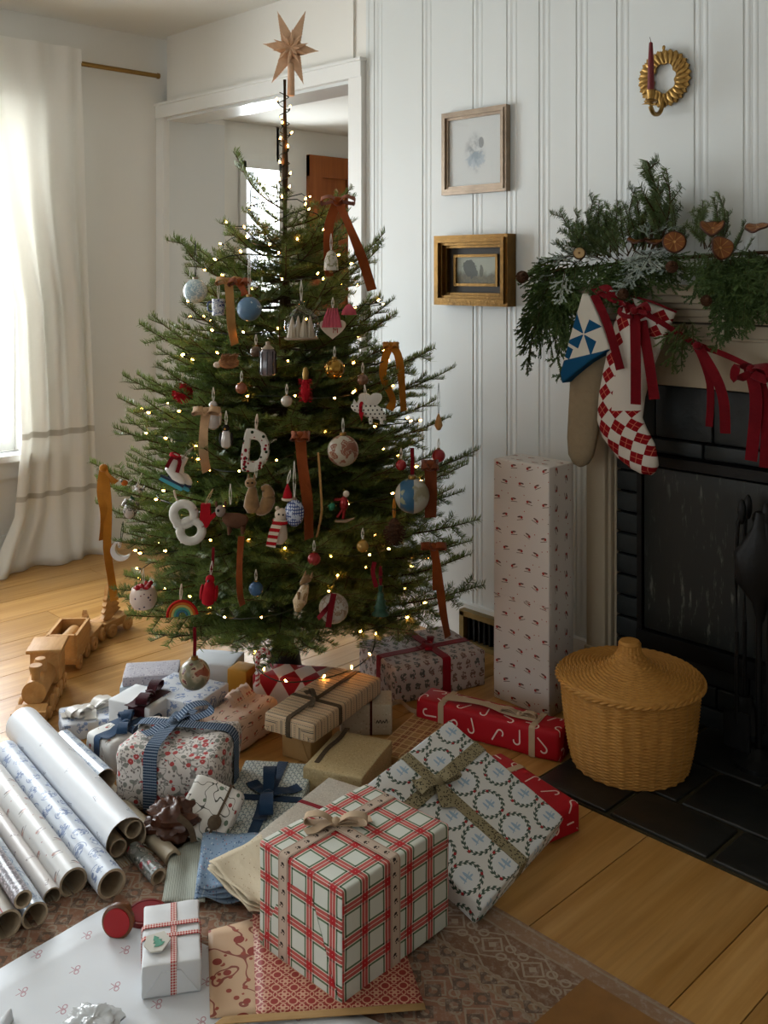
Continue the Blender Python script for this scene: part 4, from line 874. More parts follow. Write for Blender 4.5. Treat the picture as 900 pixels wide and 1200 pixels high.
RG = plain('red_foil_glass', '#8c1a1c', .15, .6, .5); GG = plain('green_foil_glass', '#1c6a4a', .15, .6, .5)
o = orn('acrobat_ornament', 'shiny red and green glass acrobat on a small sled', 397, 596); B().ell((.014, 0, .014), (.013, .012, .02), 12).ob('torso', RG, o); B().ell((.02, 0, .04), .009, 10).ob('head', CREAM, o); B().ell((-.018, -.004, .006), (.011, .011, .012), 12).ob('drum', GG, o)
for a, c_ in (((.01, 0, .024), (-.012, -.008, .026)), ((.012, 0, .0), (-.004, -.006, -.022)), ((.016, 0, .0), (.012, -.008, -.026))): B().tube([a, c_], [.005, .0035], 8).ob('limb', RG, o)
B().loft([((-.01, 0, -.034), (0, .008, 0), (0, 0, .003)), ((.02, 0, -.034), (0, .01, 0), (0, 0, .004)), ((.042, 0, -.026), (0, .004, 0), (0, 0, .002))], 10).ob('sled', SILVERGOLD, o)
o = orn('fox_ornament', 'tan glass fox hanging upright in the lower middle', 354, 697); o.rotation_euler = (0, .2, YAW); B().loft([((-.004, 0, -.045), (.008, 0, 0), (0, .008, 0)), ((-.003, 0, -.02), (.019, 0, 0), (0, .016, 0)), ((.002, 0, .012), (.014, 0, 0), (0, .013, 0)), ((.004, 0, .03), (.009, 0, 0), (0, .009, 0))], 14).ob('body', painted('amber_fox', '#a08358', '#c2ab8a', 26, .55, .3), o); B().loft([((.004, .004, .044), (.013, 0, 0), (0, .0, .012)), ((-.004, -.014, .04), (.008, 0, 0), (0, 0, .008)), ((-.01, -.026, .034), (.002, 0, 0), (0, 0, .002))], 12).ob('head', TANF, o)
for k in (-1, 1): B().lathe([(.005, 0), (.001, .016)], 8, Matrix.Translation((.006+k*.009, 0, .05))).ob('ear', TANF, o); B().tube([(k*.01, -.01, .008), (k*.006, -.02, -.008)], [.005, .003], 8).ob('arm', TANF, o)
o = orn('white_bell_ornament', 'white glass bauble tied with a bright red ribbon low in the middle', 391, 713); B().ell((0, 0, 0), .04, 24).ob('ball', painted('frosted_white', '#a79f94', '#86705a', 30, .62, .35), o); B().strip(smooth_path([(.002, -.03, .05), (-.006, -.044, .01), (-.012, -.044, -.035)], 5), (1, 0, .1), .016).ob('ribbon', V_RED, o); B().strip(smooth_path([(.0, -.03, .04), (-.02, -.042, .01), (-.04, -.036, -.015)], 5), (.4, 0, 1), .013).ob('ribbon', V_RED, o)
o = orn('glitter_tree_ornament', 'small dark green glittering tree ornament at the lower right', 446, 706); GL = plain('green_glitter', '#1f4a35', .3, .6, .3, .4, 200)
for k in range(4): B().lathe([(.026-.005*k, -.032+.018*k), (.02-.005*k, -.026+.018*k), (.008, -.006+.018*k)], 14).ob('tier', GL, o)
B().lathe([(.004, -.044), (.004, -.03)], 8).ob('stem', BRASS, o); cord(o, V_RED, .048, .1, .003)
o = orn('church_bell_ornament', 'white house shaped bell ornament behind the rust velvet bow', 388, 305); B().lathe([(.022, -.03), (.02, .0), (.013, .022), (.004, .03), (.001, .031)], 16).ob('bell', painted('white_ceramic', '#b9b2a4', '#7d7a58', 30, .66, .35), o); B().ell((0, 0, -.033), .006, 8).ob('clapper', BRASS, o); cord(o, WHITECORD, .03, .08)
o = orn('pinecone_ornament', 'dark brown pine cone hanging below the globe bauble', 462, 622); b = B(); CONE = plain('pine_cone', '#4b3120', .8, .15, 0, .3, 60)
def cone_scales(b, h, r, M=None):
    b.lathe([(.002, -h/2), (r*.5, -h*.35), (r*.6, 0), (r*.4, h*.35), (.002, h/2)], 10, M)
    for j in range(8):
        f = j/7; z_ = -h/2+h*(.06+.88*f); rr_ = r*math.sin(PI*(.16+.76*f))
        for k in range(8):
            a = (k+.5*(j % 2))*PI/4; d = Vector((math.cos(a), math.sin(a), .0)); s = Vector((-d.y, d.x, 0)); p = d*rr_*.45+Vector((0, 0, z_)); q = d*rr_+Vector((0, 0, z_-h*.07)); w = r*.34*(.5+.5*math.sin(PI*f))
            ids = [b.add((M @ v) if M else v) for v in (p-s*w*.4, p+s*w*.4, q+s*w, q+Vector((0, 0, h*.03))+d*.001, q-s*w)]; b.face(ids)
cone_scales(b, .075, .032); b.ob('scales', CONE, o, False); cord(o, V_GOLD, .035, .09, .0025)
o = orn('mushroom_ornament', 'wooden teardrop ornament hanging on a long dark thread at the right edge', 514, 497, t=3.1); B().lathe([(.001, .035), (.008, .018), (.013, -.005), (.006, -.018), (.001, -.02)], 14).ob('drop', BEECH, o); cord(o, GREENCORD, .034, .13, .0008)
ball('small_red_bauble', 'small red bauble at the right edge of the fir', 514, 534, .021, plain('red_glaze', '#8f1722', .3, .5), BRASS, WHITECORD, .03, t=3.08)
o = orn('angel_ornament', 'small orange bodied bird ornament on the left outer branch', 146, 566, t=3.08); B().ell((0, 0, 0), (.011, .01, .009), 10).ob('body', plain('orange_feather', '#b8622a', .9, .1), o); B().ell((-.01, -.002, .007), .006, 8).ob('head', GREYG, o)
b = B()
for k in (-1, 1): b.prism([(0, 0), (.022, .006*k), (.026, .012*k+.004)], k*.004, k*.004+.002)
b.ob('wing', GREYG, o, False)
# more small baubles half hidden among the needles
for k, (px, py, r, c_, lb) in enumerate(((283, 455, .017, '#7d4a33', 'small copper bauble among the upper left needles'), (336, 470, .016, '#b9b0a2', 'small pearl bauble beside the red brush'), (300, 412, .017, '#5a4636', 'small brown bauble behind the smoky lantern'), (368, 655, .018, '#8f2020', 'small dark red bauble below the rust velvet tail'), (470, 545, .016, '#8f2020', 'small red bauble left of the globe'), (300, 690, .02, '#35587c', 'small steel blue bauble right of the brown velvet tail'), (425, 445, .017, '#6b4a33', 'small bronze bauble above the spotted dog'), (425, 640, .017, '#a07a35', 'small gold bauble left of the pine cone'))):
    ball('small_bauble', lb, px, py, r, plain('small_glaze_%d' % k, c_, .25, .5, .2), BRASS, WHITECORD, .03, out=-.02)
# ---- candy cane
o = orn('candy_cane', 'red and white striped candy cane hanging under the lowest branches', 302, 782, t=2.78); gk = G('candy_stripe', .3, .5); u, v = gk.uv(); gk.col(gk.mix(((v+u*.5)/.014).fr() < .45, '#c9b8ae', '#9c1a20')); B().tube(smooth_path([(0, 0, -.055), (0, 0, .02), (.006, 0, .042), (.02, 0, .048), (.032, 0, .036), (.033, 0, .024)], 6), .0065, 10).ob('cane', gk.mat, o)

# ================================================================ velvet ribbons on the tree
def tie(label, px, py, m, tails, w=.022, knot=True, loops=0.0, t=None, group=None):
    """a knotted ribbon: tails given as lists of pixel points with the true distance of the branch that carries them"""
    t0 = t or T(px, py, .045); p0 = D(px, py, t0); o = thing('velvet_ribbon', label, 'ribbon', p0, (0, 0, YAW), group)
    for tl in tails:
        pts = [Vector((0, -.004, 0))]
        for i, (qx, qy) in enumerate(tl):
            dx, dz = (qx-px)*t0/FPX, (py-qy)*t0/FPX; pts.append(Vector((dx, -.006-.012*math.sin(i*2.1+dx*30), dz)))
        sm = smooth_path(pts, 5); ln = (sm[-1]-sm[0]).normalized(); wd = Vector((ln.z, .25, -ln.x)) if abs(ln.z) < .98 else Vector((1, .25, 0))
        B().strip(sm, [(Matrix.Rotation(.5*math.sin(i*.35), 3, ln) @ wd) for i in range(len(sm))], w, .0014).ob('tail', m, o)
    if loops:
        for s in (-1, 1): B().strip(smooth_path([(0, -.004, 0), (s*loops*.5, -.02, loops*.28), (s*loops, -.012, loops*.12), (s*loops*.95, .006, -loops*.12), (s*loops*.4, -.004, -.05*loops), (0, -.002, 0)], 5), (0, 1, .45), w*.95, .0014).ob('loop', m, o)
    if knot: B().ell((0, -.006, 0), (w*.55, w*.5, w*.5), 12).ob('knot', m, o)
    return o
tie('wide rust velvet bow with two long tails at the upper right', 396, 236, V_RUST, [[(386, 262), (385, 295), (386, 324)], [(408, 262), (424, 302), (436, 340)]], .03, True, .05, t=3.02)
tie('tan velvet tail hanging below a knotted ribbon left of the upper crown', 268, 330, V_TAN, [[(270, 352), (272, 380), (275, 404)]], .026, True, .035)
tie('rust velvet loop tied beside the tan tail', 281, 331, V_RUST, [[(286, 340), (288, 346)]], .026, True, .03)
tie('mustard velvet ribbon looped over the upper right branch', 458, 405, V_GOLD, [[(452, 418), (449, 440), (460, 468), (456, 480)], [(466, 415), (470, 440), (473, 482)]], .024, True, .022, t=3.0)
tie('taupe velvet tail hanging down the left side of the fir', 242, 482, V_TAUPE, [[(239, 505), (240, 530), (242, 553)], [(252, 500), (250, 540), (247, 580)]][:1], .026, True, .035)
tie('mustard velvet ribbon with a very long tail at the far left', 122, 548, V_GOLD, [[(128, 556), (136, 566)], [(118, 575), (124, 600), (120, 633)], [(128, 590), (127, 640), (130, 680), (136, 702)]], .026, True, .0, t=3.12)
tie('long rust velvet tail down the middle of the fir', 352, 511, V_RUST, [[(355, 545), (361, 590), (362, 632)]], .03, True, .022)
tie('brown velvet tail hanging beside the squirrel', 283, 628, V_RUST, [[(281, 660), (282, 690), (284, 710)]], .017, False)
tie('dark brown velvet ribbon behind the globe bauble', 504, 545, V_BROWN, [[(505, 570), (504, 605)]], .034, True, .02)
tie('rust velvet bow with a long tail at the lower right', 508, 640, V_RUST, [[(513, 670), (519, 715), (525, 747)], [(511, 660), (511, 690)]], .024, True, .035, t=2.88)
tie('red velvet ribbon curling at the lower right', 439, 658, V_RED, [[(437, 670), (441, 686)]], .012, False)
tie('thin ochre velvet cord hanging beside the rust tail', 373, 530, V_TAN, [[(376, 570), (377, 600), (371, 630)]], .006, False)
# ================================================================ curtain
cu = thing('curtain', 'long white linen curtain pooling on the floor beside the window', 'curtain', (-4.34, 2.0, 0)); CI = Vector((-4.34, 2.0, 0))
def lerp_tab(tab, s):
    for (a, x), (b_, y) in zip(tab, tab[1:]):
        if s <= b_: return x+(y-x)*(s-a)/(b_-a)
    return tab[-1][1]
EL = [(0, 1.66), (.3, 1.80), (.5, 1.92), (.75, 1.95), (.9, 1.92), (1, 1.80)]; ER = [(0, 2.245), (.5, 2.28), (1, 2.35)]
def cf(u, v):
    y = lerp_tab(EL, v)+(lerp_tab(ER, v)-lerp_tab(EL, v))*u; z = 2.40*(1-v)+.004
    a = .012+.018*min(1, v*2); w = math.sin(u*25+.9*math.sin(v*3)+noise.noise((u*3, v*1.4, 1))*2.6)*a*(.6+.6*noise.noise((u*5, 3, v)))+noise.noise((u*7, v*3, 5))*.02
    if v > .9: w += (v-.9)*10*.07*(.6+.5*math.sin(u*13)); y += -(v-.9)*.5*math.sin(u*7+1)*.3
    return Vector((-4.345+w, y, z))-CI
me = B().grid(cf, 110, 60, lambda u, v: (u*.9, 2.40*(1-v))).ob('panel', LINEN, cu, ang=180); md = me.modifiers.new('cloth', 'SOLIDIFY'); md.thickness = .0025
B().grid(lambda u, v: cf(u, v*.028)+Vector((.006, 0, .012)), 110, 2, lambda u, v: (u*.9, 2.0)).ob('heading_tape', LINEN, cu, ang=180)
ro = thing('curtain_rod', 'thin brass curtain rod above the window', 'curtain rod', (-4.378, 2.66, 2.355)); B().tube([(0, -2.3, 0), (0, .02, 0)], .0115, 14).ob('pole', BRASS, ro); B().lathe([(.0115, 0), (.015, .002), (.015, .012), (.001, .014)], 14, Matrix.Translation((0, .02, 0)) @ Matrix.Rotation(-PI/2, 4, 'X')).ob('end_cap', BRASS, ro)
for y in (-.55, -2.0): B().tube([(-.113, y, -.02), (-.03, y, -.02), (0, y, 0)], .007, 8).ob('bracket', BRASS, ro)
# ================================================================ framed pictures
def m_picture(name, kind):
    g = G(name, .5, .3); u, v = g.uv(); p = g.xyz(u, v); n = g.noise(p, 26.0, 4.0, .65); n2 = g.noise(p, 90.0, 3.0)
    if kind == 'sketch':
        r = g.dist(u, v, 0.0, -.005, .055, .085); vig = (1.0-r).mx(0.0).mn(1.0)*1.6; g.col(g.over(lin('#cdd1cf'), ((vig*n.ss(.35, .7)).mn(.8), lin('#6f7880')), ((g.dist(u, v, .005, -.03, .045, .03) < n2*1.8)*.5, lin('#93a8b8')), ((g.dist(u, v, .03, .03, .012, .02) < 1.0)*.6, lin('#5a5d5c'))))
    else:
        sky = (v+n*.05).ss(.0, .03); tree = (g.dist(u, v+.0, -.028, .004, .035, .035) < n*1.9); g.col(g.over(g.mix(sky, '#4f4a33', '#8f9384'), (tree*.9, lin('#2b2d20')), (((g.dist(u, v, .025, .0, .009, .022) < n*2.0))*.8, lin('#33331f')), ((v < -.022)*n2.ss(.45, .6)*.5, lin('#6b6040'))))
    return g.mat
def picture(name, label, x0, x1, z0, z1, prof, fm, y=WY, mats=None, inner=None):
    cx, cz = (x0+x1)/2, (z0+z1)/2; o = thing(name, label, 'picture', (cx, y, cz)); w, h = (x1-x0)/2, (z1-z0)/2
    rect = lambda d: [(-w+d, -h+d), (w-d, -h+d), (w-d, h-d), (-w+d, h-d)]
    for (d0, d1, y0, y1, m) in prof: B().ring(rect(d0), rect(d1), -y0, -y1).ob('frame' if m is fm else 'mount', m, o, False)
    return o, w, h
F1 = [(0, .012, .002, .026, SILVERGOLD), (.01, .02, .002, .031, SILVERGOLD), (.018, .03, .002, .022, SILVERGOLD)]
o, w, h = picture('framed_sketch', 'pale landscape sketch in a slim worn silver gilt frame, the upper picture', -2.466, -2.16, 1.64, 1.945, F1, SILVERGOLD)
B().prism([(-w+.028, -h+.028), (w-.028, -h+.028), (w-.028, h-.028), (-w+.028, h-.028)], -.014, -.008).ob('print', m_picture('sketch_print', 'sketch'), o, False)
B().box((0, -.0185, 0), (2*w-.056, .002, 2*h-.056)).ob('glass', PANE, o, False)
DK = plain('dark_mount', '#2b2418', .6, .3, 0, .2, 30)
F2 = [(0, .014, .002, .05, GOLD), (.012, .026, .002, .058, GOLD), (.024, .036, .002, .045, GOLD), (.034, .046, .002, .03, GOLD), (.044, .072, .002, .014, DK), (.070, .080, .002, .019, GOLD)]
o, w, h = picture('framed_painting', 'small dark landscape painting in a heavy gold frame, the lower picture', -2.482, -2.135, 1.232, 1.488, F2, GOLD)
B().prism([(-w+.078, -h+.078), (w-.078, -h+.078), (w-.078, h-.078), (-w+.078, h-.078)], -.012, -.006).ob('canvas', m_picture('landscape_canvas', 'oil'), o, False)
# ================================================================ wall sconce with its candle
sc_ = onY(779, 92, WY-.01); so = thing('wall_sconce', 'brass leafy wreath sconce on the panelled wall', 'sconce', sc_); b = B(); n = 26; OUT = []; INN = []
for i in range(n*2):
    a = PI*i/n; OUT.append(((.09 if i % 2 else .081)*math.cos(a), (.09 if i % 2 else .081)*math.sin(a))); INN.append(((.038+.004*math.sin(a*9))*math.cos(a), (.046+.004*math.sin(a*7))*math.sin(a)))
b.ring(OUT, INN, -.006, .002)
for i in range(n):
    a = 2*PI*(i+.5)/n; d = Vector((math.cos(a), 0, math.sin(a))); s = Vector((-d.z, 0, d.x)); p = d*.046+Vector((0, -.007, 0)); q = d*.086+s*.012+Vector((0, -.006, 0)); b.loft([(p, s*.002, (0, .001, 0)), ((p+q)/2+Vector((0, -.004, 0)), s*.009, (0, .003, 0)), (q, s*.001, (0, .001, 0))], 6)
b.ob('wreath_plate', BRASS, so); B().tube(smooth_path([(-.0, -.006, -.06), (-.004, -.02, -.105), (-.004, -.055, -.115), (-.004, -.075, -.098), (-.004, -.075, -.08)], 5), .007, 10).ob('arm', BRASS, so)
B().lathe([(.001, -.086), (.019, -.082), (.021, -.078), (.011, -.072), (.0125, -.052), (.0145, -.045), (.011, -.045)], 16, Matrix.Translation((-.004, -.075, 0))).ob('candle_cup', BRASS, so); B().ell((0, -.006, .094), (.006, .003, .008), 8).ob('hanger', BRASS, so)
B().prism([(-.035, -.085), (-.006, -.078), (-.006, -.088)], -.077, -.073).ob('snuffer_leaf', BRASS, so, False)
ca = thing('candle', 'dark red taper candle standing in the brass sconce', 'candle', sc_+Vector((-.004, -.075, -.05))); B().lathe([(.0105, 0), (.0105, .02), (.0085, .10), (.0055, .148), (.001, .152)], 16).ob('wax', plain('dark_red_wax', '#6d1f24', .45, .4), ca); B().tube([(0, 0, .15), (-.001, 0, .158), (-.004, 0, .166)], .0009, 5).ob('wick', BLACK, ca)
# ================================================================ mantel garland
def cedar(L, seed, m, dens=620, droop=.25):
    r = random.Random(seed); b = B(); sp = lambda s: Vector((L*s, 0, -droop*L*s*s)); N = 7; pts = [sp(i/N) for i in range(N+1)]; b.cm = 1; b.tube(pts, [.002-.0013*i/N for i in range(N+1)], 4, False); b.cm = 0
    nd = lambda p, q: needles(b, p, q, r, dens*1.7, .0072, .0040, .5, .9)
    for p, q in zip(pts, pts[1:]): nd(p, q)
    s = .06; sg = 1
    while s < .97:
        l = ((1-s)*.42*L+.02)*r.uniform(.7, 1.15); a = math.radians(r.uniform(32, 48)); p = sp(s); q = p+Vector((math.cos(a), sg*math.sin(a), r.uniform(-.35, .1))).normalized()*l; nd(p, q)
        for k in range(int(l/.022)):
            f = .25+.65*k/max(1, l/.022); pp = p.lerp(q, f); s2 = 1 if k % 2 else -1; a2 = a*sg+s2*.65; nd(pp, pp+Vector((math.cos(a2), math.sin(a2), r.uniform(-.3, .2))).normalized()*((1-f)*l*.55+.012))
        sg = -sg; s += .02/L*r.uniform(.8, 1.2)
    return b.mesh('cedar_sprig', [m, TWIG], False)
CED = {L: [cedar(L, int(L*77)+k, CEDAR) for k in range(3)] for L in (.14, .24)}
FRO = {.13: [cedar(.13, 300+k, FROST, 520, .1) for k in range(2)]}
def with_mats(src, m):
    out = {}
    for k in src:
        out[k] = []
        for me in src[k]:
            c = me.copy(); c.materials[0] = m; out[k].append(c)
    return out
GF = with_mats({.2: FIR[.2]}, GFIR)
gc0 = Vector((-1.55, 2.66, 1.33)); ga_ = thing('mantel_garland', 'evergreen garland of fir, cedar and frosted sprigs spilling over the mantel', 'garland', gc0); GI = Matrix.Translation(-gc0); rg_ = random.Random(8)
b = B(); b.tube(smooth_path([onY(640, 318, 2.64), onY(700, 312, 2.67), onY(760, 305, 2.67), onY(830, 300, 2.67), onY(900, 296, 2.66), onY(980, 296, 2.66)], 6), .006, 6); ob_ = b.ob('rope', TWIG, ga_, M=GI)
def sprig(src, px, py, qx, qy, y0, y1, name, roll=None):
    for k in range(3 if src is not FRO else 2):
        j = (lambda s: rg_.uniform(-s, s)) if k else (lambda s: 0.0)
        f = rg_.uniform(.6, .95) if k else 1.0; sx, sy = px+j(12), py+j(5)
        sprig1(src, sx, sy, sx+(qx-px)*f+j(9), sy+(qy-py)*f+j(9), min(2.62, y0+j(.04)), min(2.625, y1+j(.03)), name, roll)
def sprig1(src, px, py, qx, qy, y0, y1, name, roll=None): fir_at(ga_, onY(px, py, y0), onY(qx, qy, y1), rg_.uniform(-.5, .5) if roll is None else roll, rg_, name, GI, src)
for px, py, qx, qy, y1 in ((705, 300, 653, 253, 2.62), (700, 300, 690, 231, 2.68), (690, 298, 664, 276, 2.6), (690, 302, 650, 288, 2.58), (725, 300, 722, 236, 2.7), (745, 296, 738, 222, 2.69), (760, 290, 767, 188, 2.71), (770, 290, 788, 198, 2.7), (775, 280, 782, 240, 2.66), (730, 300, 700, 262, 2.6), (750, 300, 752, 248, 2.62), (705, 300, 712, 252, 2.64), (830, 290, 842, 232, 2.71), (826, 292, 822, 236, 2.72), (836, 295, 858, 250, 2.7), (850, 300, 876, 262, 2.66), (790, 300, 806, 268, 2.66), (690, 300, 672, 250, 2.71), (760, 300, 775, 225, 2.68), (735, 300, 752, 232, 2.71), (715, 302, 685, 258, 2.71)): sprig(GF, px, py, qx, qy, 2.67, y1, 'fir_sprig')
for px, py, qx, qy, y1 in ((655, 312, 594, 420, 2.57), (650, 318, 637, 442, 2.56), (648, 315, 612, 398, 2.55), (655, 308, 610, 352, 2.57), (660, 305, 606, 320, 2.58), (650, 320, 625, 412, 2.55), (652, 318, 645, 400, 2.54), (656, 320, 650, 366, 2.53), (665, 312, 670, 350, 2.53), (662, 318, 667, 416, 2.56), (668, 306, 630, 300, 2.58), (672, 310, 640, 345, 2.54), (640, 350, 606, 418, 2.56), (646, 330, 620, 372, 2.53),
        (695, 312, 688, 342, 2.53), (705, 312, 712, 348, 2.53), (720, 312, 735, 345, 2.52), (690, 308, 668, 330, 2.55), (715, 308, 752, 336, 2.52), (740, 305, 762, 335, 2.53), (760, 302, 790, 330, 2.54), (700, 306, 690, 320, 2.56), (730, 304, 720, 335, 2.52), (780, 300, 800, 325, 2.55), (770, 304, 775, 332, 2.53),
        (835, 302, 828, 355, 2.53), (845, 304, 856, 402, 2.53), (860, 302, 872, 388, 2.53), (870, 300, 890, 372, 2.52), (880, 300, 902, 360, 2.52), (830, 300, 806, 348, 2.54), (840, 306, 838, 378, 2.52), (850, 308, 852, 385, 2.51), (865, 306, 862, 372, 2.51), (885, 304, 880, 382, 2.52), (855, 300, 832, 330, 2.53), (875, 298, 905, 330, 2.53), (895, 298, 915, 350, 2.53), (825, 298, 812, 330, 2.55), (890, 300, 868, 335, 2.52), (905, 300, 900, 345, 2.51), (860, 298, 845, 340, 2.52), (880, 296, 872, 320, 2.54),
        (806, 382, 788, 428, 2.58), (802, 378, 808, 400, 2.58)): sprig(CED, px, py, qx, qy, 2.62 if py < 330 else 2.56, y1, 'cedar_sprig')
for px, py, qx, qy, y1 in ((760, 300, 722, 335, 2.51), (758, 300, 742, 325, 2.5), (752, 296, 782, 312, 2.52), (765, 298, 730, 308, 2.5), (705, 305, 690, 298, 2.53), (680, 300, 632, 302, 2.55), (776, 272, 798, 262, 2.6), (770, 276, 784, 250, 2.62), (640, 320, 612, 335, 2.55), (650, 322, 628, 358, 2.53), (665, 296, 648, 280, 2.56), (740, 318, 722, 342, 2.5)): sprig(FRO, px, py, qx, qy, 2.6, y1, 'frosted_sprig')
def m_orange():
    g = G('dried_orange', .5, .4); x, y, z_ = g.sep(g.co()); r = g.dist(x, y); th = y.op('ARCTAN2', x); seg_ = abs((th*(9/6.2832)).fr()-.5) > .43; g.col(g.over(lin('#7a4416'), (r > .030, lin('#43200d')), (seg_*(r < .028), lin('#a07438')), (r < .004, lin('#b98a4a')))); return g.mat
OR = m_orange()
def orange(px, py, y, tilt, yaw, curl, label):
    o = tag(B().grid(lambda u, v: Vector((.034*v*math.cos(2*PI*u), .034*v*math.sin(2*PI*u), curl*((v*math.cos(2*PI*u))**2)+.002*math.sin(2*PI*u*5)*v)), 30, 5, closed=False).ob('dried_orange_slice', OR), label, 'orange slice', 'dried orange slices on the garland'); o.location = onY(px, py, y); o.rotation_euler = (tilt, 0, yaw)
    md = o.modifiers.new('thick', 'SOLIDIFY'); md.thickness = .005
orange(790, 284, 2.57, 1.2, .6, .004, 'flat amber orange slice facing out on the garland'); orange(843, 291, 2.53, 1.3, 1.0, .018, 'dark curled orange slice low on the right of the garland'); orange(835, 269, 2.58, .6, .4, .02, 'curled orange slice standing above the dark curled one'); orange(888, 268, 2.6, .35, 0, .008, 'orange slice lying on top of the garland near the frame edge')
orange(748, 284, 2.585, .12, .2, .01, 'orange slice lying on top beside the frosted sprig'); orange(768, 284, 2.60, .2, .5, .008, 'orange slice propped left of the flat amber one')
o = tag(B().lathe([(.001, -.006), (.019, -.006), (.02, 0), (.0165, .0065), (.001, .007)], 20).ob('birch_slice', None), 'pale birch wood slice with bark rim on the garland', 'wood slice'); g = G('birch_rings', .7, .2); x, y, z_ = g.sep(g.co()); r = g.dist(x, y); g.col(g.over(lin('#b59a70'), (((r*520.0).sn() > .4)*.35, lin('#8a6a42')), (r > .0165, lin('#4a3524')), (r < .003, lin('#5a3d26')))); o.data.materials.append(g.mat) if not o.data.materials else None; o.data.materials[0] = g.mat; o.location = onY(679, 297, 2.545); o.rotation_euler = (1.35, 0, .5)
for k, (px, py, y, s, lb) in enumerate(((787, 312, 2.51, .034, 'small reddish pine cone at the front edge of the garland'), (730, 344, 2.50, .032, 'little brown pine cone above the checked stocking'), (612, 324, 2.55, .04, 'brown pine cone at the left tip of the garland'), (828, 352, 2.5, .03, 'small pine cone hidden low in the right cedar'))):
    o = thing('pine_cone', lb, 'pine cone', onY(px, py, y), (1.1, .3*k, .4), 'pine cones in the garland'); b = B(); cone_scales(b, s*1.25, s*.5); b.ob('scales', CONE, o, False)
# ================================================================ stockings and the red ribbon
def on(lst, y): return [onY(px, py, y) for px, py in lst]
def stocking(name, label, secs, y, m, dep, cat='stocking'):
    c0 = onY(*[(secs[0][0][i]+secs[0][1][i])/2 for i in (0, 1)], y); o = thing(name, label, cat, c0); S_ = []
    for i, (l, r) in enumerate(secs):
        a, b_ = onY(*l, y)-c0, onY(*r, y)-c0; S_.append(((a+b_)/2, (b_-a)/2, (0, dep*min(1, (b_-a).length/.06), 0)))
    B().loft(S_, 20).ob('body', m, o, ang=180); return o, c0
BEI = plain('beige_wool', '#8f8068', .95, .1, 0, .08, 60, .3)
o, c0 = stocking('stocking', 'plain beige wool stocking with a blue and white quilted cuff', (((672, 410), (722, 415)), ((669, 440), (710, 440)), ((667, 480), (705, 478)), ((665.5, 512), (700, 513)), ((667, 532), (695, 535)), ((673, 543), (689, 544)), ((679, 547), (683, 547))), 2.60, BEI, .026)
cp = onY(690, 391, 2.565)-c0; poly = [((onY(px, py, 2.565)-c0)-cp) for px, py in ((688, 343), (697, 346), (708, 372), (721, 408), (695, 424), (664, 449), (662, 436), (674, 392))]
rot_ = .42; ca_, sa_ = math.cos(rot_), math.sin(rot_); poly = [(p.x*ca_-p.z*sa_, p.x*sa_+p.z*ca_) for p in poly]
def m_from(name, f, rough=.9): return paper(name, f, rough, .1, .2)
me = B().prism(poly[::-1] if False else poly, -.028, .024).ob('cuff', m_from('pinwheel_quilt', f_pin), o, False, Matrix.Translation(cp) @ Matrix.Rotation(rot_, 4, 'Y')); bv = me.modifiers.new('soft', 'BEVEL'); bv.width = .006; bv.segments = 2
def f_check2(g, u, v):
    c = f_check(g, u, v); return g.mix((v > .095)*(v < .34)*((u-(v-.1)*.06) > -.03), c, '#c3bdb3')
o, c0 = stocking('stocking', 'red and white diamond checked stocking with a red edged top', (((736, 346), (792, 366)), ((722, 372), (783, 392)), ((714, 400), (775, 408)), ((708, 430), (764, 436)), ((702, 462), (756, 466)), ((700, 492), (753, 490)), ((706, 512), (758, 502)), ((724, 536), (767, 520)), ((740, 549), (770, 534)), ((752, 555), (771, 545)), ((763, 557), (768, 553))), 2.565, m_from('diamond_check', f_check2), .024)
B().tube(smooth_path([onY(px, py, yy)-c0 for px, py, yy in ((735, 346, 2.565), (762, 353, 2.538), (793, 366, 2.565))], 5), .0035, 6).ob('edging', V_RED, o)
rb = thing('ribbon_garland', 'crimson velvet ribbon strung below the mantel with hanging bows', 'ribbon', onY(800, 392, 2.55)); RI = Matrix.Translation(-rb.location); yv = Vector((0, 1, 0))
B().strip(smooth_path([onY(px, py, yy) for px, py, yy in ((692, 336, 2.54), (715, 350, 2.525), (745, 362, 2.52), (775, 378, 2.53), (800, 394, 2.56), (818, 404, 2.57), (850, 416, 2.575), (880, 430, 2.57), (915, 446, 2.57))], 6), (0, .3, 1), .016, .0015).ob('strand', V_RED, rb, M=RI)
def hang(pts, w=.026, name='tail'):
    P_ = smooth_path([onY(*p) for p in pts], 5); L_ = (P_[-1]-P_[0]).normalized(); wd = Vector((-L_.z, .3, L_.x)); B().strip(P_, wd, w, .0015).ob(name, V_RED, rb, M=RI)
hang(((696, 345, 2.53), (712, 380, 2.52), (727, 433, 2.52)), .026); hang(((744, 366, 2.515), (745, 420, 2.505), (745, 474, 2.51)), .03); hang(((752, 376, 2.53), (760, 420, 2.52), (767, 468, 2.53)), .03)
hang(((733, 354, 2.51), (726, 366, 2.50), (738, 371, 2.50), (744, 362, 2.51)), .014, 'loop'); hang(((744, 362, 2.51), (756, 356, 2.50), (760, 366, 2.50), (746, 364, 2.51)), .014, 'loop'); hang(((700, 340, 2.53), (712, 338, 2.52), (720, 352, 2.52)), .022, 'loop')
hang(((817, 405, 2.56), (838, 440, 2.55), (848, 470, 2.55), (850, 508, 2.56)), .028); hang(((817, 405, 2.57), (832, 450, 2.565), (831, 500, 2.57)), .02); hang(((878, 430, 2.56), (886, 470, 2.55), (880, 540, 2.56)), .032); hang(((886, 432, 2.57), (898, 480, 2.565), (896, 548, 2.57)), .028)
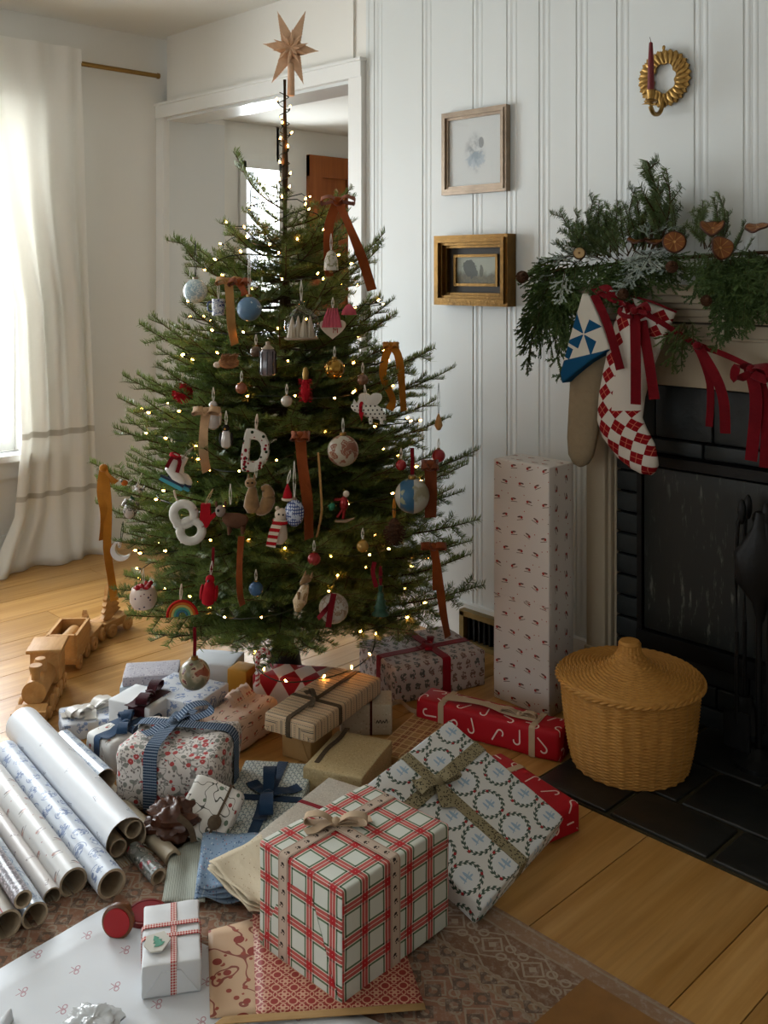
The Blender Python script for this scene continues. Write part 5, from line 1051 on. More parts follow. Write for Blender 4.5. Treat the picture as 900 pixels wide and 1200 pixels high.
hang(((880, 430, 2.56), (864, 430, 2.54), (862, 444, 2.54), (880, 438, 2.55)), .024, 'loop'); hang(((880, 430, 2.56), (898, 430, 2.54), (902, 446, 2.54), (882, 438, 2.55)), .024, 'loop')
for px, py in ((817, 405), (880, 432), (744, 364)): B().ell(onY(px, py, 2.555 if px > 800 else 2.51)-rb.location, (.014, .011, .012), 10).ob('knot', V_RED, rb)
# ================================================================ wicker hamper
hc = D(738, 898, 2.685); hc.z = .012; hm = thing('wicker_hamper', 'round golden wicker hamper with a coned lid on the slate hearth', 'hamper', hc); ns = 26
def weave(th, row, amp): return amp*(1 if int(row) % 2 == 0 else -1)*math.sin(th*ns)
def body(u, v):
    th = 2*PI*u; z = .232*v; r = .150+.035*v**.7+.003*math.sin(v*PI); row = v*52; r += weave(th, row, .0022)*(math.sin(PI*(row % 1)))**.6+.0022*math.sin(PI*(row % 1))+.0016*math.sin(th*26); return Vector((r*math.cos(th), r*math.sin(th), z))
B().grid(body, 256, 208, closed=True).ob('body', WICKER, hm, ang=180); B().lathe([(.001, .0), (.150, .0), (.150, .004)], 48).ob('bottom', WICKER, hm)
LP = [(0, .196, .232), (.1, .19, .244), (.55, .095, .262), (.72, .060, .272), (.82, .040, .288), (.9, .030, .306), (1.0, .029, .322)]
def lid(u, v):
    th = 2*PI*u; r = lerp_tab([(a, b_) for a, b_, c in LP], v); z = lerp_tab([(a, c) for a, b_, c in LP], v); row = v*40; k = 12 if v > .5 else 26
    z += .0022*math.sin(PI*(row % 1))+.0022*(1 if int(row) % 2 == 0 else -1)*math.sin(th*k)*math.sin(PI*(row % 1)); rr_ = r+(.0016*abs(math.sin(th*9)) if v > .8 else 0); z += .004*abs(math.sin(th*8))*max(0, min(1, (v-.45)*4))*max(0, (1-v)); return Vector((rr_*math.cos(th), rr_*math.sin(th), z))
B().grid(lid, 192, 184, closed=True).ob('lid', WICKER, hm, ang=180); B().lathe([(.029, .320), (.031, .326), (.026, .333), (.001, .335)], 24).ob('knob', WICKER, hm)
for k in range(2): B().tube([((.195+.0035*math.cos(i*.9+k*PI))*math.cos(2*PI*i/200), (.195+.0035*math.cos(i*.9+k*PI))*math.sin(2*PI*i/200), .233+.0035*math.sin(i*.9+k*PI)) for i in range(201)], .0042, 6, False).ob('rim_braid', WICKER, hm)
# ================================================================ fire irons
fi = thing('fire_irons', 'black iron fireside tool stand before the fireplace', 'fire irons', (-1.19, 2.60, .012)); B().lathe([(.07, 0), (.07, .012), (.03, .03), (.012, .045)], 24).ob('base', BLACK, fi); B().tube([(0, 0, .03), (0, 0, .66)], .009, 10).ob('post', BLACK, fi); B().ell((0, 0, .67), (.018, .018, .022), 12).ob('finial', BLACK, fi)
B().tube([(.05*math.cos(a), .05*math.sin(a), .56) for a in [2*PI*i/24 for i in range(25)]], .005, 6).ob('hanging_ring', BLACK, fi)
for k, a in enumerate((2.6, 4.1, 5.5)):
    x, y = .05*math.cos(a), .05*math.sin(a); B().tube(smooth_path([(x, y, .66), (x*1.3, y*1.3, .62), (x*1.3, y*1.3, .12)], 4), .006, 8).ob('tool_shaft', BLACK, fi); B().ell((x, y, .69), (.012, .012, .035), 10).ob('tool_handle', BLACK, fi)
    if k == 0: B().loft([((x*1.3, y*1.3, .16), (.012, .012, 0), (-.01, .01, 0)), ((x*1.3, y*1.3, .1), (.03, .03, 0), (-.014, .014, 0)), ((x*1.3, y*1.3, .06), (.04, .04, 0), (-.02, .02, 0))], 12).ob('brush', BLACK, fi)
    if k == 1: B().box((x*1.3, y*1.3, .1), (.075, .006, .1)).ob('shovel', BLACK, fi, False)
bl = thing('bellows', 'black leather bellows hanging from the fireside tool stand', 'bellows', (-1.165, 2.555, .47)); B().loft([((0, 0, .24), (.012, 0, 0), (0, .01, 0)), ((0, 0, .2), (.018, .01, 0), (0, .012, 0)), ((0, 0, .13), (.06, .03, 0), (-.012, .02, 0)), ((0, 0, .05), (.055, .028, 0), (-.012, .02, 0)), ((0, 0, .0), (.02, .01, 0), (0, .012, 0)), ((0, 0, -.05), (.008, .004, 0), (0, .008, 0))], 14).ob('body', BLACK, bl)
# ================================================================ wooden train
def wheelset(o, x, w, r, axle=True):
    for s in (-1, 1): B().lathe([(.001, -.007), (r*.9, -.007), (r, -.004), (r, .004), (r*.9, .007), (r*.3, .007), (r*.28, .01), (.001, .011)], 20, Matrix.Translation((x, s*w, r)) @ Matrix.Rotation(-s*PI/2, 4, 'X')).ob('wheel', BEECH, o)
def place_on(o, a, b_):   # o's local +x points from a to b_
    a, b_ = W(*a), W(*b_); o.location = (a+b_)/2; d = b_-a; o.rotation_euler = (0, 0, math.atan2(d.y, d.x)); return d.length
en = thing('toy_engine', 'wooden toy steam engine leading the train across the floor', 'toy train'); L_ = place_on(en, (63, 796), (31, 860))
def cyl(b, p, q, r, n=24): return b.tube([p, q], r, n)
B().rbox((.34, .075, .022), .004, 0, 0, 2, Matrix.Translation((0, 0, .022))).ob('chassis', BEECH, en); cyl(B(), (-.05, 0, .078), (.10, 0, .078), .036, 28).ob('boiler', BEECH, en); B().rbox((.10, .09, .10), .003, 0, 0, 2, Matrix.Translation((-.10, 0, .044))).ob('cab', BEECH, en); B().rbox((.125, .11, .012), .003, 0, 0, 2, Matrix.Translation((-.10, 0, .144))).ob('cab_roof', BEECH, en)
B().lathe([(.013, 0), (.013, .02), (.019, .034), (.019, .046), (.001, .046)], 20, Matrix.Translation((.075, 0, .108))).ob('chimney', BEECH, en); B().lathe([(.02, 0), (.02, .03), (.015, .042), (.001, .043)], 20, Matrix.Translation((.01, 0, .108))).ob('steam_dome', BEECH, en)
b = B(); b.prism([(.12, .012), (.185, .006), (.165, .05), (.12, .055)], -.046, .046); b.ob('cowcatcher', BEECH, en, False); B().box((.17, 0, .046), (.012, .1, .012)).ob('buffer_beam', BEECH, en, False)
for x in (-.12, -.06, .0, .05): wheelset(en, x, .045, .026)
wheelset(en, .1, .045, .018)
te = thing('toy_wagon', 'open wooden toy wagon carrying a log behind the engine', 'toy train', group='wagons of the wooden train'); place_on(te, (88, 766), (72, 789)); 
b = B()
for y in (-.047, .047): b.box((0, y, .085), (.17, .01, .085))
for x in (-.08, .08): b.box((x, 0, .085), (.01, .094, .085))
b.ob('sides', BEECH, te, False); B().rbox((.175, .1, .02), .003, 0, 0, 2, Matrix.Translation((0, 0, .028))).ob('floor_board', BEECH, te)
for x in (-.05, .05): wheelset(te, x, .05, .024)
lg = thing('toy_log', 'small turned wooden log lying in the open toy wagon', 'toy log', te.location+Vector((0, 0, .085)), te.rotation_euler); cyl(B(), (-.06, .005, 0), (.06, -.005, .0), .026, 18).ob('log', BEECH, lg)
def spiky_tree(b, x, y, h, s):
    pts = [(x, .0)]; n = 5
    for i in range(n): pts += [(x+s*(1-i/n), h*(.1+.17*i)), (x+s*(.45-.4*i/n), h*(.2+.17*i))]
    pts.append((x, h)); m = [(2*x-p, q) for p, q in pts[1:-1]][::-1]; b.prism([(p, q) for p, q in pts+m], y-.008, y+.008, Matrix.Translation((0, 0, .056)))
for nm, a, c_, lb, hs in (('toy_wagon', (107, 749), (93, 764), 'wooden toy wagon with two low carved trees, third in the train', (.06, .07)), ('toy_wagon', (139, 735), (119, 745), 'last wooden toy wagon topped with tall carved trees beside the fir', (.12, .13))):
    o = thing(nm, lb, 'toy train', group='wagons of the wooden train'); place_on(o, a, c_); B().rbox((.15, .085, .03), .003, 0, 0, 2, Matrix.Translation((0, 0, .028))).ob('bed', BEECH, o)
    for x in (-.045, .045): wheelset(o, x, .046, .024)
    for k, h in enumerate(hs): b = B(); spiky_tree(b, -.035+.07*k, -.015+.03*k, h, .034); b.ob('carved_tree', BEECH, o, False)
# ================================================================ gifts
PP = dict(plaid=paper('plaid_paper', f_plaid), wreath=paper('wreath_paper', f_wreath), candy=paper('candy_cane_paper', f_candy), bird=paper('robin_paper', f_bird('#d2ccc6', a=.06, b=.052)), pinkbird=paper('rose_bird_paper', f_bird('#c9ac98', '#6b5344', '#a8584f', .042, .036), crease=.5), tick=paper('ticking_paper', f_ticking('#c5ab8a', '#4a4a4c')), woodland=paper('woodland_paper', f_woodland), harl=paper('harlequin_paper', f_harlequin),
    toile=paper('blue_toile_paper', f_toile('#cdd1d8', '#7f90b4')), liberty=paper('berry_paper', f_liberty('#cfc8c2', ('#a8403f', '#7e8078', '#77706c', '#8c8a84'), 52.0, .42)), scale=paper('fishscale_paper', f_scale), holly=paper('holly_paper', f_holly), white=paper('plain_white_paper', f_bird('#d5d4d0', '#8a8a80', '#a04540', .09, .07)), snow=paper('white_paper', lambda g, u, v: lin('#d6d8da'), crease=.4), pearl=paper('pearly_paper', f_ditsy('#c4bdb0', ('#b0a694', '#d8d0c2', '#cfc6b8'), 240.0, .4), .35, .5),
    cream=paper('cream_paper', f_ditsy('#bca980', ('#a8946a', '#cbb990', '#b39f78'), 200.0, .4)), kraft=paper('kraft_paper', lambda g, u, v: g.mix(g.noise(g.xyz(u, v), 30.0, 3.0), '#9c7a4c', '#b08e5e')), tartan=paper('brown_tartan_paper', f_brownplaid), grey=paper('grey_ditsy_paper', f_ditsy('#a9a5ac', ('#7d7987', '#8f8b96', '#c9c6c8'), 130.0, .35)), blueice=paper('ice_blue_paper', lambda g, u, v: lin('#b9c6d0'), crease=.3), gold=paper('amber_paper', lambda g, u, v: lin('#b9842c')), script=paper('cream_script_paper', f_ditsy('#b7a992', ('#a5967e', '#c4b8a2', '#b7a992'), 120.0, .3)))
RIB = dict(paw=paper('printed_cotton_ribbon', f_pawrib, .9, .1), leo=paper('leopard_ribbon', f_leopard, .8, .1), knit=paper('navy_knit_ribbon', f_knit, .9, .1), ging=paper('gingham_ribbon', f_gingham, .9, .1), cream=plain('cream_cotton', '#b9a186', .9, .1), jute=plain('jute_braid', '#5a4c3c', .95, .1, 0, .3, 120), blue=V_BLUE, wine=V_WINE, red=velvet('scarlet_satin', '#8c0a1c'), satin=plain('white_satin', '#cfcac2', .35, .5))
def gift(label, loc, rot, d, m, r=.004, wr=.0012, flaps='x', seed=1, group=None, sag=0.0, name='wrapped_gift'):
    o = thing(name, label, 'gift', loc, rot if isinstance(rot, tuple) else (0, 0, rot), group); o['dims'] = list(d)
    B().rbox(d, r, wr, seed, 8, None, sag).ob('wrapping', m, o, ang=180)
    if flaps:
        for s in (-1, 1):
            w = (d[1] if flaps == 'x' else d[0])/2-.004; H = d[2]; a = (d[0] if flaps == 'x' else d[1])/2
            M = Matrix.Translation((s*a, 0, 0) if flaps == 'x' else (0, s*a, 0)) @ Matrix.Rotation(PI/2*s if flaps == 'x' else (0 if s < 0 else PI), 4, 'Z')
            B().prism([(-w*.96, .005), (w*.96, .005), (w*.34, H*.78), (-w*.34, H*.78)], -.0016, .0005, M).ob('end_flap', m, o, False)
    del o['dims']; return o
def band(o, d, axis, off, w, m, lift=.0012, name='ribbon', r=.006):
    a = d[0]/2 if axis == 'x' else d[1]/2; h = d[2]; r = min(r, h*.3); e = lift; P_ = []
    for (cx, cz, a0) in ((a-r, h-r, 0), (-a+r, h-r, PI/2), (-a+r, r, PI), (a-r, r, 1.5*PI)):
        for i in range(5): t = a0+i*PI/8; P_.append((cx+(r+e)*math.cos(t), cz+(r+e)*math.sin(t)))
    Q = []
    for i in range(len(P_)):
        p, q = P_[i], P_[(i+1) % len(P_)]; Q.append(p)
        if math.hypot(p[0]-q[0], p[1]-q[1]) > .03: Q += [(p[0]+(q[0]-p[0])*k/4, p[1]+(q[1]-p[1])*k/4) for k in (1, 2, 3)]
    Q.append(P_[0]); pts = [Vector((x, off, z)) if axis == 'x' else Vector((off, x, z)) for x, z in Q]
    return B().strip(pts, (0, 1, 0) if axis == 'x' else (1, 0, 0), w, .0012).ob(name, m, o)
def bow(o, m, p, s, w, yaw=0.0, tails=((.3, 1.2), (-2.6, 1.1)), loops=2, th=.0014, lay=.35):
    M = Matrix.Translation(p) @ Matrix.Rotation(yaw, 4, 'Z')
    for k in range(loops):
        sg = 1 if k % 2 == 0 else -1; L = s*(1-.12*(k//2)); an = .3*(k//2)
        pts = smooth_path([(0, 0, .006), (sg*L*.45, 0, s*lay*1.1), (sg*L*.95, 0, s*lay), (sg*L, 0, s*lay*.35), (sg*L*.5, 0, .006), (0, 0, .004)], 6)
        n = len(pts); B().strip(pts, (0, 1, 0), w, th, [.5+.5*math.sin(PI*min(1, .12+.76*i/(n-1))) for i in range(n)]).ob('bow_loop', m, o, M=M @ Matrix.Rotation(an, 4, 'Z'))
    for a, l in tails:
        d = Vector((math.cos(a), math.sin(a), 0)); pts = smooth_path([(0, 0, .007), d*s*l*.35+Vector((0, 0, .012)), d*s*l*.7+Vector((0, 0, .004)), d*s*l+Vector((0, 0, .006))], 5); B().strip(pts, d.cross(UP), w, th, [min(1, .6+.08*i) for i in range(len(pts))]).ob('ribbon_tail', m, o, M=M)
    B().ell((0, 0, .008), (w*.42, w*.5, w*.4), 12).ob('knot', m, o, M=M)
def rect3(F, L, R_, z):
    f, l, r = W(*F, z), W(*L, z), W(*R_, z); x = (r-f).xy; y = (l-f).xy; yaw = math.atan2(x.y, x.x)
    n = Vector((-math.sin(yaw), math.cos(yaw))); wy = abs(y.dot(n)); c = f.xy+x/2+n*wy/2; return (c.x, c.y), yaw, x.length, wy
# ---- plaid box
d = (.305, .238, .208); o = gift('large white, red and green plaid gift box at the very front of the pile', (-1.4555, 1.3495, .012), 1.6059, d, PP['plaid'], .005, .0016, 'x', 3)
band(o, d, 'x', .045, .027, RIB['paw']); band(o, d, 'y', -.012, .027, RIB['paw'], .0026); bow(o, RIB['cream'], (-.012, .045, d[2]), .062, .024, 2.3, ((.5, 1.1), (3.4, 1.2)))
# ---- wreath box leaning on the pile
d = (.375, .35, .05); o = gift('flat gift in white paper printed with green wreaths, tied with leopard print ribbon', (-1.5003, 1.7118, .0846), (.4356, -.0593, 1.7233), d, PP['wreath'], .006, .0022, 'y', 5)
band(o, d, 'y', -.012, .032, RIB['leo']); band(o, d, 'x', .075, .032, RIB['leo'], .0026); bow(o, RIB['leo'], (-.012, .075, d[2]), .062, .032, -.2, ((2.9, 1.0), (-1.9, 1.1)))
# ---- candy cane parcels
d = (.45, .10, .085); o = gift('long red gift printed with candy canes lying in front of the tall gift', (-1.815, 2.222, .0), .2603, d, PP['candy'], .012, .003, 'x', 8)
for x in (-.14, .145): band(o, d, 'y', x, .018, RIB['cream'])
for k in range(3): B().strip(smooth_path([(-.15, -.02+.016*k, d[2]+.003), (-.03, -.012+.012*k, d[2]+.012-.003*k), (.06, -.02+.014*k, d[2]+.006), (.15, -.015+.012*k, d[2]+.004)], 6), (0, 1, .2), .011).ob('ribbon_strand', RIB['cream'], o)
bow(o, RIB['cream'], (.09, -.01, d[2]), .05, .018, .1, ((.2, 1.1), (2.9, 2.2)))
d = (.30, .11, .07); c1 = W(671, 978); dr_ = Vector((RX*-.54+FX*.84, RY*-.54+FY*.84, 0)); pr = Vector((RX*-.84+FX*-.54, RY*-.84+FY*-.54, 0)); cc = c1+dr_*.15+pr*.03; o = gift('red candy cane gift half hidden under the wreath print gift', (cc.x, cc.y, 0), math.atan2(dr_.y, dr_.x), d, PP['candy'], .008, .002, 'x', 9); band(o, d, 'y', .06, .02, RIB['cream'])
# ---- woodland box, tall gift
d = (.335, .26, .114); o = gift('square gift in muted woodland print tied with a red velvet ribbon under the tree', (-2.235, 2.37, 0), 1.2623, d, PP['woodland'], .006, .002, 'x', 12)
band(o, d, 'x', -.02, .03, RIB['red']); band(o, d, 'y', .02, .03, RIB['red'], .0026); bow(o, RIB['red'], (.02, -.02, d[2]), .05, .024, 1.0, ((.4, .8), (2.2, .9)))
o = gift('tall slim gift in robin print paper standing against the panelled wall', (-1.8775, 2.505, 0), 0.0, (.215, .13, .76), PP['bird'], .004, .0014, None, 2)
B().prism([(-.095, .0), (.095, .0), (.02, .05), (-.02, .05)], -.0012, .0005, Matrix.Translation((0, -.06, .7605)) @ Matrix.Rotation(-PI/2, 4, 'X')).ob('end_flap', PP['bird'], o, False)
B().prism([(-.105, .33), (.105, .33), (.105, .335), (-.105, .335)], -.0664, -.0645).ob('paper_seam', PP['bird'], o, False)
# ---- ticking stripe, script parcel, cream, tartan, kraft
d = (.3617, .166, .052); o = gift('cream and grey ticking striped gift tied with a jute braid, stacked on smaller gifts', (-2.125, 1.8515, .0925), 1.8432, d, PP['tick'], .008, .0025, 'x', 14)
band(o, d, 'y', -.05, .016, RIB['jute']); band(o, d, 'x', .0, .014, RIB['jute'], .0026); bow(o, RIB['jute'], (-.05, 0, d[2]), .045, .013, .9, ((.2, 1.3), (2.6, 1.3)), 1)
c = W(459, 862); cw = c-CAMR*.075+CAMF*.05; o = gift('small cream gift with dark script beneath the ticking striped gift', (cw.x, cw.y, 0), .79, (.15, .10, .09), PP['script'], .004, .0012, 'x', 15); band(o, (.15, .10, .09), 'y', .015, .007, plain('oxblood_braid', '#4a2018', .9, .1))
B().tube(smooth_path([(.03, -.0512, .036), (.034, -.0512, .045), (.037, -.0512, .036), (.042, -.0512, .046), (.046, -.0512, .036), (.051, -.0512, .044), (.055, -.0512, .037), (.06, -.0512, .048), (.063, -.0512, .037)], 3), .0011, 4).ob('script', DARKF, o)
o = gift('cream textured gift lying flat beside the striped gift', (-1.94, 1.775, 0), .4221, (.166, .22, .065), PP['cream'], .004, .0014, 'y', 16)
B().strip(smooth_path([(-.06, .127, .066), (-.055, .06, .068), (-.062, .0, .067), (-.058, -.08, .066)], 5), (1, 0, 0), .014).ob('ribbon', RIB['jute'], o)
gift('flat brown tartan gift at the end of the stack', (-1.935, 2.03, 0), .3045, (.133, .265, .03), PP['tartan'], .003, .001, 'x', 17)
gift('kraft paper gift holding up the near end of the striped gift', (-2.125, 1.785, 0), 1.84, (.11, .10, .091), PP['kraft'], .004, .001, 'x', 18)
o = gift('flat gift in blue green scale print with a navy velvet bow', (-1.966, 1.512, .0), .6841, (.19, .36, .035), PP['scale'], .004, .0012, 'x', 19)
d = (.19, .36, .035); band(o, d, 'x', -.005, .026, V_BLUE); band(o, d, 'y', .01, .026, V_BLUE, .0026); bow(o, V_BLUE, (.01, -.005, d[2]), .098, .034, 1.75, ((-3.3, 1.1), (-1.1, .9), (.55, .9)))
o = gift('pearly cream gift tucked behind the plaid box', (-1.75, 1.512, .012), 1.8324, (.32, .17, .06), PP['pearl'], .003, .001, 'x', 20)
band(o, (.32, .17, .06), 'y', .03, .012, RIB['red'])
# ---- left heap
cf_ = D(212, 900, 2.54); o = gift('plump gift in red berry print with a knitted navy ribbon bow', (cf_.x, cf_.y, .0), .62, (.27, .22, .165), PP['liberty'], .03, .008, None, 22, sag=.012); d = (.27, .22, .165)
def wrap_oval(o, axis, off, w, m, d, e=.004):
    pts = []
    for i in range(41):
        t = 2*PI*i/40; c, s = math.cos(t), math.sin(t); k = .55; A = (d[0] if axis == 'x' else d[1])/2; x = A*math.copysign(abs(c)**k, c)*1.01; z = d[2]/2+(d[2]/2+e)*math.copysign(abs(s)**k, s)-(.01*(1-(off/(d[0]/2))**2) if s > .5 else 0); pts.append((x, off, z) if axis == 'x' else (off, x, z))
    return B().strip(pts, (0, 1, 0) if axis == 'x' else (1, 0, 0), w, .0015).ob('ribbon', m, o)
band(o, d, 'x', .03, .036, RIB['knit'], .005, r=.026); band(o, d, 'y', -.035, .036, RIB['knit'], .0065, r=.026); bow(o, RIB['knit'], (-.035, .03, d[2]-.004), .105, .036, .75, ((3.3, .8), (.6, .9)), 1)
c = D(247, 938, 2.35); o = gift('small white pillow gift in holly print leaning on the plump gift', (c.x, c.y, .055), (.8, .25, .5), (.135, .13, .04), PP['holly'], .018, .003, None, 23); B().lathe([(.001, 0), (.014, .001), (.017, .006), (.006, .012), (.001, .012)], 12, Matrix.Translation((.03, -.02, .041))).ob('rosette', RIB['jute'], o); band(o, (.135, .13, .04), 'y', .03, .006, RIB['jute'], .003)
def crumple(name, label, cat, loc, r, m, amp=.35, seed=0, rot=0.0):
    o = thing(name, label, cat, loc, (0, 0, rot)); b = B()
    def f(u, v):
        th, ph = 2*PI*u, PI*v; n = Vector((math.sin(ph)*math.cos(th), math.sin(ph)*math.sin(th), math.cos(ph))); k = 1+amp*(noise.noise(n*2.2+Vector((seed, 0, 0)))+.7*abs(noise.noise(n*5+Vector((0, seed, 0))))-.3)
        return Vector((n.x*r[0]*k, n.y*r[1]*k, max(0.0, r[2]+n.z*r[2]*k)))
    b.grid(f, 48, 30, lambda u, v: (u*.3, v*.15), closed=True).ob('wrapping', m, o, ang=50); return o
c = D(204, 962, 2.325); o = crumple('gift_bag', 'crumpled brown cellophane parcel in front of the plump gift', 'gift', (c.x, c.y, 0), (.072, .058, .05), CELLO, .42, 3, YAW); B().strip(smooth_path([(.02, -.05, .09), (.05, -.06, .07), (.06, -.065, .04)], 4), (1, 0, 0), .014).ob('ribbon_tail', RIB['jute'], o)
d = (.20, .12, .09); o = gift('small white gift with a slate blue velvet bow behind the plump gift', (-2.45, 1.41, 0), 1.6523, d, PP['white'], .012, .0025, 'x', 25); SB = velvet('slate_blue_velvet', '#2c4562'); band(o, d, 'y', -.01, .03, SB); band(o, d, 'x', .0, .026, SB, .0026); bow(o, SB, (-.01, 0, d[2]), .06, .028, .8, ((.3, 1.2), (2.6, 1.5)), 3)
d = (.15, .12, .12); o = gift('white gift with a wide wine velvet ribbon and dark bow', (-2.53, 1.50, 0), .35, d, PP['snow'], .005, .002, 'x', 26); band(o, d, 'y', .028, .058, V_WINE); bow(o, V_WINE, (.028, .0, d[2]), .07, .034, 1.9, ((.2, .9), (2.7, 1.2)), 2)
(cx, cy), yw_, a, b_ = rect3((229, 826), (204, 776), (268, 800), .12); cx += math.sin(yw_)*(b_/2-.1); cy -= math.cos(yw_)*(b_/2-.1); o = gift('white gift box in blue toile print behind the portrait bauble', (cx, cy, 0), yw_, (a, .2, .12), PP['toile'], .004, .0014, 'x', 27)
c = W(106, 854); d = (.17, .13, .05); o = gift('small gift in faint blue toile with crumpled white satin ribbon', (c.x, c.y, 0), 1.2, d, PP['toile'], .006, .003, 'x', 28); band(o, d, 'y', 0, .03, RIB['satin']); bow(o, RIB['satin'], (0, 0, d[2]), .07, .034, .4, ((.4, 1.2), (2.8, 1.2), (4.2, .9)), 4)
c = W(178, 818); o = gift('pale ice blue gift box at the back of the left heap', (c.x, c.y, 0), .9, (.18, .13, .065), PP['blueice'], .004, .0012, 'x', 29); gift('thin grey ditsy print gift lying on the ice blue one', (c.x, c.y, .066), .95, (.17, .12, .028), PP['grey'], .003, .001, 'x', 30)
c = W(252, 806); gift('plain white gift box under the lowest left branches', (c.x, c.y, 0), .6, (.16, .12, .10), PP['snow'], .004, .0015, 'x', 31)
(cx, cy), yw_, a, b_ = rect3((277, 850), (249, 826), (330, 816), .095); o = gift('soft gift in rose bird print with gathered corners', (cx, cy, 0), yw_, (a, b_, .095), PP['pinkbird'], .022, .006, 'x', 32)
b = B()
for k in range(7): b.strip(smooth_path([(-.02+.015*k, .0, .094), (-.01+.013*k, .03, .118+.006*math.sin(k*2)), (.01+.014*k, .06, .106)], 4), (1, .2, .3), .02)
b.ob('gathered_paper', PP['pinkbird'], o)
c = D(345, 812, 3.06); gift('red and white harlequin gift under the lowest branches', (c.x, c.y, 0), YAW-.15, (.24, .10, .11), PP['harl'], .005, .0018, 'x', 33)
c = D(284, 826, 3.12); gift('little amber gift glowing beside the trunk', (c.x, c.y, 0), .4, (.07, .07, .10), PP['gold'], .004, .001, 'x', 34)
c = W(235, 1175, .012); o = gift('small white gift with red gingham ribbon and a hexagonal tree tag', (-1.6478, 1.0409, .012), 1.0064, (.1086, .1803, .06), PP['snow'], .004, .002, 'y', 35); d = (.1086, .1803, .06)
band(o, d, 'y', .004, .011, RIB['ging']); band(o, d, 'x', .02, .011, RIB['ging'], .0026); band(o, d, 'x', -.012, .010, RIB['ging'], .002)
tg = B().prism([(-.026, .006), (-.02, -.016), (.0, -.026), (.02, -.018), (.022, .012), (.0, .026)], -.0015, .0015, Matrix.Translation((-.026, -.035, .067)) @ Matrix.Rotation(-.5, 4, 'Z') @ Matrix.Rotation(-PI/2+.12, 4, 'X')).ob('tag', plain('tag_card', '#cfccc2', .7, .2), o, False)
B().prism([(-.004, -.014), (-.011, -.01), (-.005, -.005), (-.009, -.001), (-.003, .003), (-.006, .006), (0, .016), (.006, .006), (.003, .003), (.009, -.001), (.005, -.005), (.011, -.01), (.004, -.014)], -.0022, -.0016, Matrix.Translation((-.026, -.035, .067)) @ Matrix.Rotation(-.5, 4, 'Z') @ Matrix.Rotation(-PI/2+.12, 4, 'X') @ Matrix.Rotation(-.9, 4, 'Y')).ob('printed_tree', plain('print_green', '#5f9a84', .7, .2), tg, False)
# ================================================================ rolls of wrapping paper
LINER = plain('card_core', '#b9a78d', .9, .1, 0, .12, 60); RP = dict(sprig=paper('white_sprig_roll', f_sprig('#d6d9dd', '#8d8f98', .10, .09), .4, .4), sprig2=paper('blush_sprig_roll', f_sprig('#d2ccc8', '#7d6a68', .06, .055, .0007), .4, .4), bird=paper('pale_robin_roll', f_bird('#d3d2d0', '#6f6468', '#a87a72', .06, .055), .4, .4), toile=paper('toile_roll', f_toile('#c3cad4', '#6f80a4'), .4, .4), film=paper('silver_blue_roll', f_toile('#b7c3cf', '#8494ac'), .18, .7), glit=paper('glitter_roll', f_glit('#6d6870', '#c9c4cc'), .3, .6), glit2=paper('dark_glitter_roll', f_liberty('#6d706c', ('#8f2028', '#8a8a88', '#b0a8a0', '#2d3a30'), 60.0, .45), .3, .5), red=paper('striped_red_roll', f_ticking('#a8a094', '#8f2a2a', .05, '#8f2a2a'), .5, .3), kraft=paper('oatmeal_roll', lambda g, u, v: g.mix(g.noise(g.xyz(u, v*.2), 20.0, 3.0), '#aa9c84', '#beb29c'), .45, .35))
RD = (CAMR*-.615+CAMF*.788)
def roll(label, px, py, z, r, L, m, inner=.80, tilt=0.0, d=None, zf=None):
    p = W(px, py, z); dd = d or RD; q = p+dd*L; q.z = zf if zf is not None else z; c = (p+q)/2; o = thing('wrapping_paper_roll', label, 'paper roll', (c.x, c.y, 0), (0, 0, 0), 'rolls of wrapping paper'); o.rotation_euler = (0, 0, math.atan2(dd.y, dd.x)); IR = Matrix.Rotation(-math.atan2(dd.y, dd.x), 4, 'Z'); p = IR @ (p-o.location); q = IR @ (q-o.location)
    dr, s, u_ = frame_of(q-p); n = 28; b = B(); rings = []
    for t in (0, .25, .5, .75, 1):
        cc = p.lerp(q, t); rings.append([b.add(cc+(s*math.cos(2*PI*k/n)+u_*math.sin(2*PI*k/n))*r*(1+.012*noise.noise((k*.4, t*9, px)))) for k in range(n)])
    for j in range(4):
        for k in range(n): k2 = (k+1) % n; u0, u1 = 2*PI*r*k/n, 2*PI*r*(k+1)/n; v0, v1 = L*j/4, L*(j+1)/4; b.face((rings[j][k], rings[j][k2], rings[j+1][k2], rings[j+1][k]), [(u0, v0), (u1, v0), (u1, v1), (u0, v1)])
    b.ob('paper', m, o); b = B(); rr_ = []
    for rad, t in ((r*.995, 0), (r*inner, 0), (r*inner*.99, .16), (r*inner*.99, .999)):
        cc = p+dr*(L*t); rr_.append([b.add(cc+(s*math.cos(2*PI*k/n)+u_*math.sin(2*PI*k/n))*rad) for k in range(n)])
    for j in range(3):
        for k in range(n): k2 = (k+1) % n; b.face((rr_[j][k2], rr_[j][k], rr_[j+1][k], rr_[j+1][k2]))
    cc = q; e = [b.add(cc+(s*math.cos(2*PI*k/n)+u_*math.sin(2*PI*k/n))*r*.995) for k in range(n)]
    for k in range(n): b.face((rr_[3][k2 := (k+1) % n], rr_[3][k], e[k], e[k2]))
    b.ob('card_core', LINER, o); return o, p, q, dr, s, u_
o, p, q, dr, s, u_ = roll('fattest white roll with a sparse sprig print, two narrow tubes showing in its end', 148, 984, .049, .049, .73, RP['sprig'], .965)
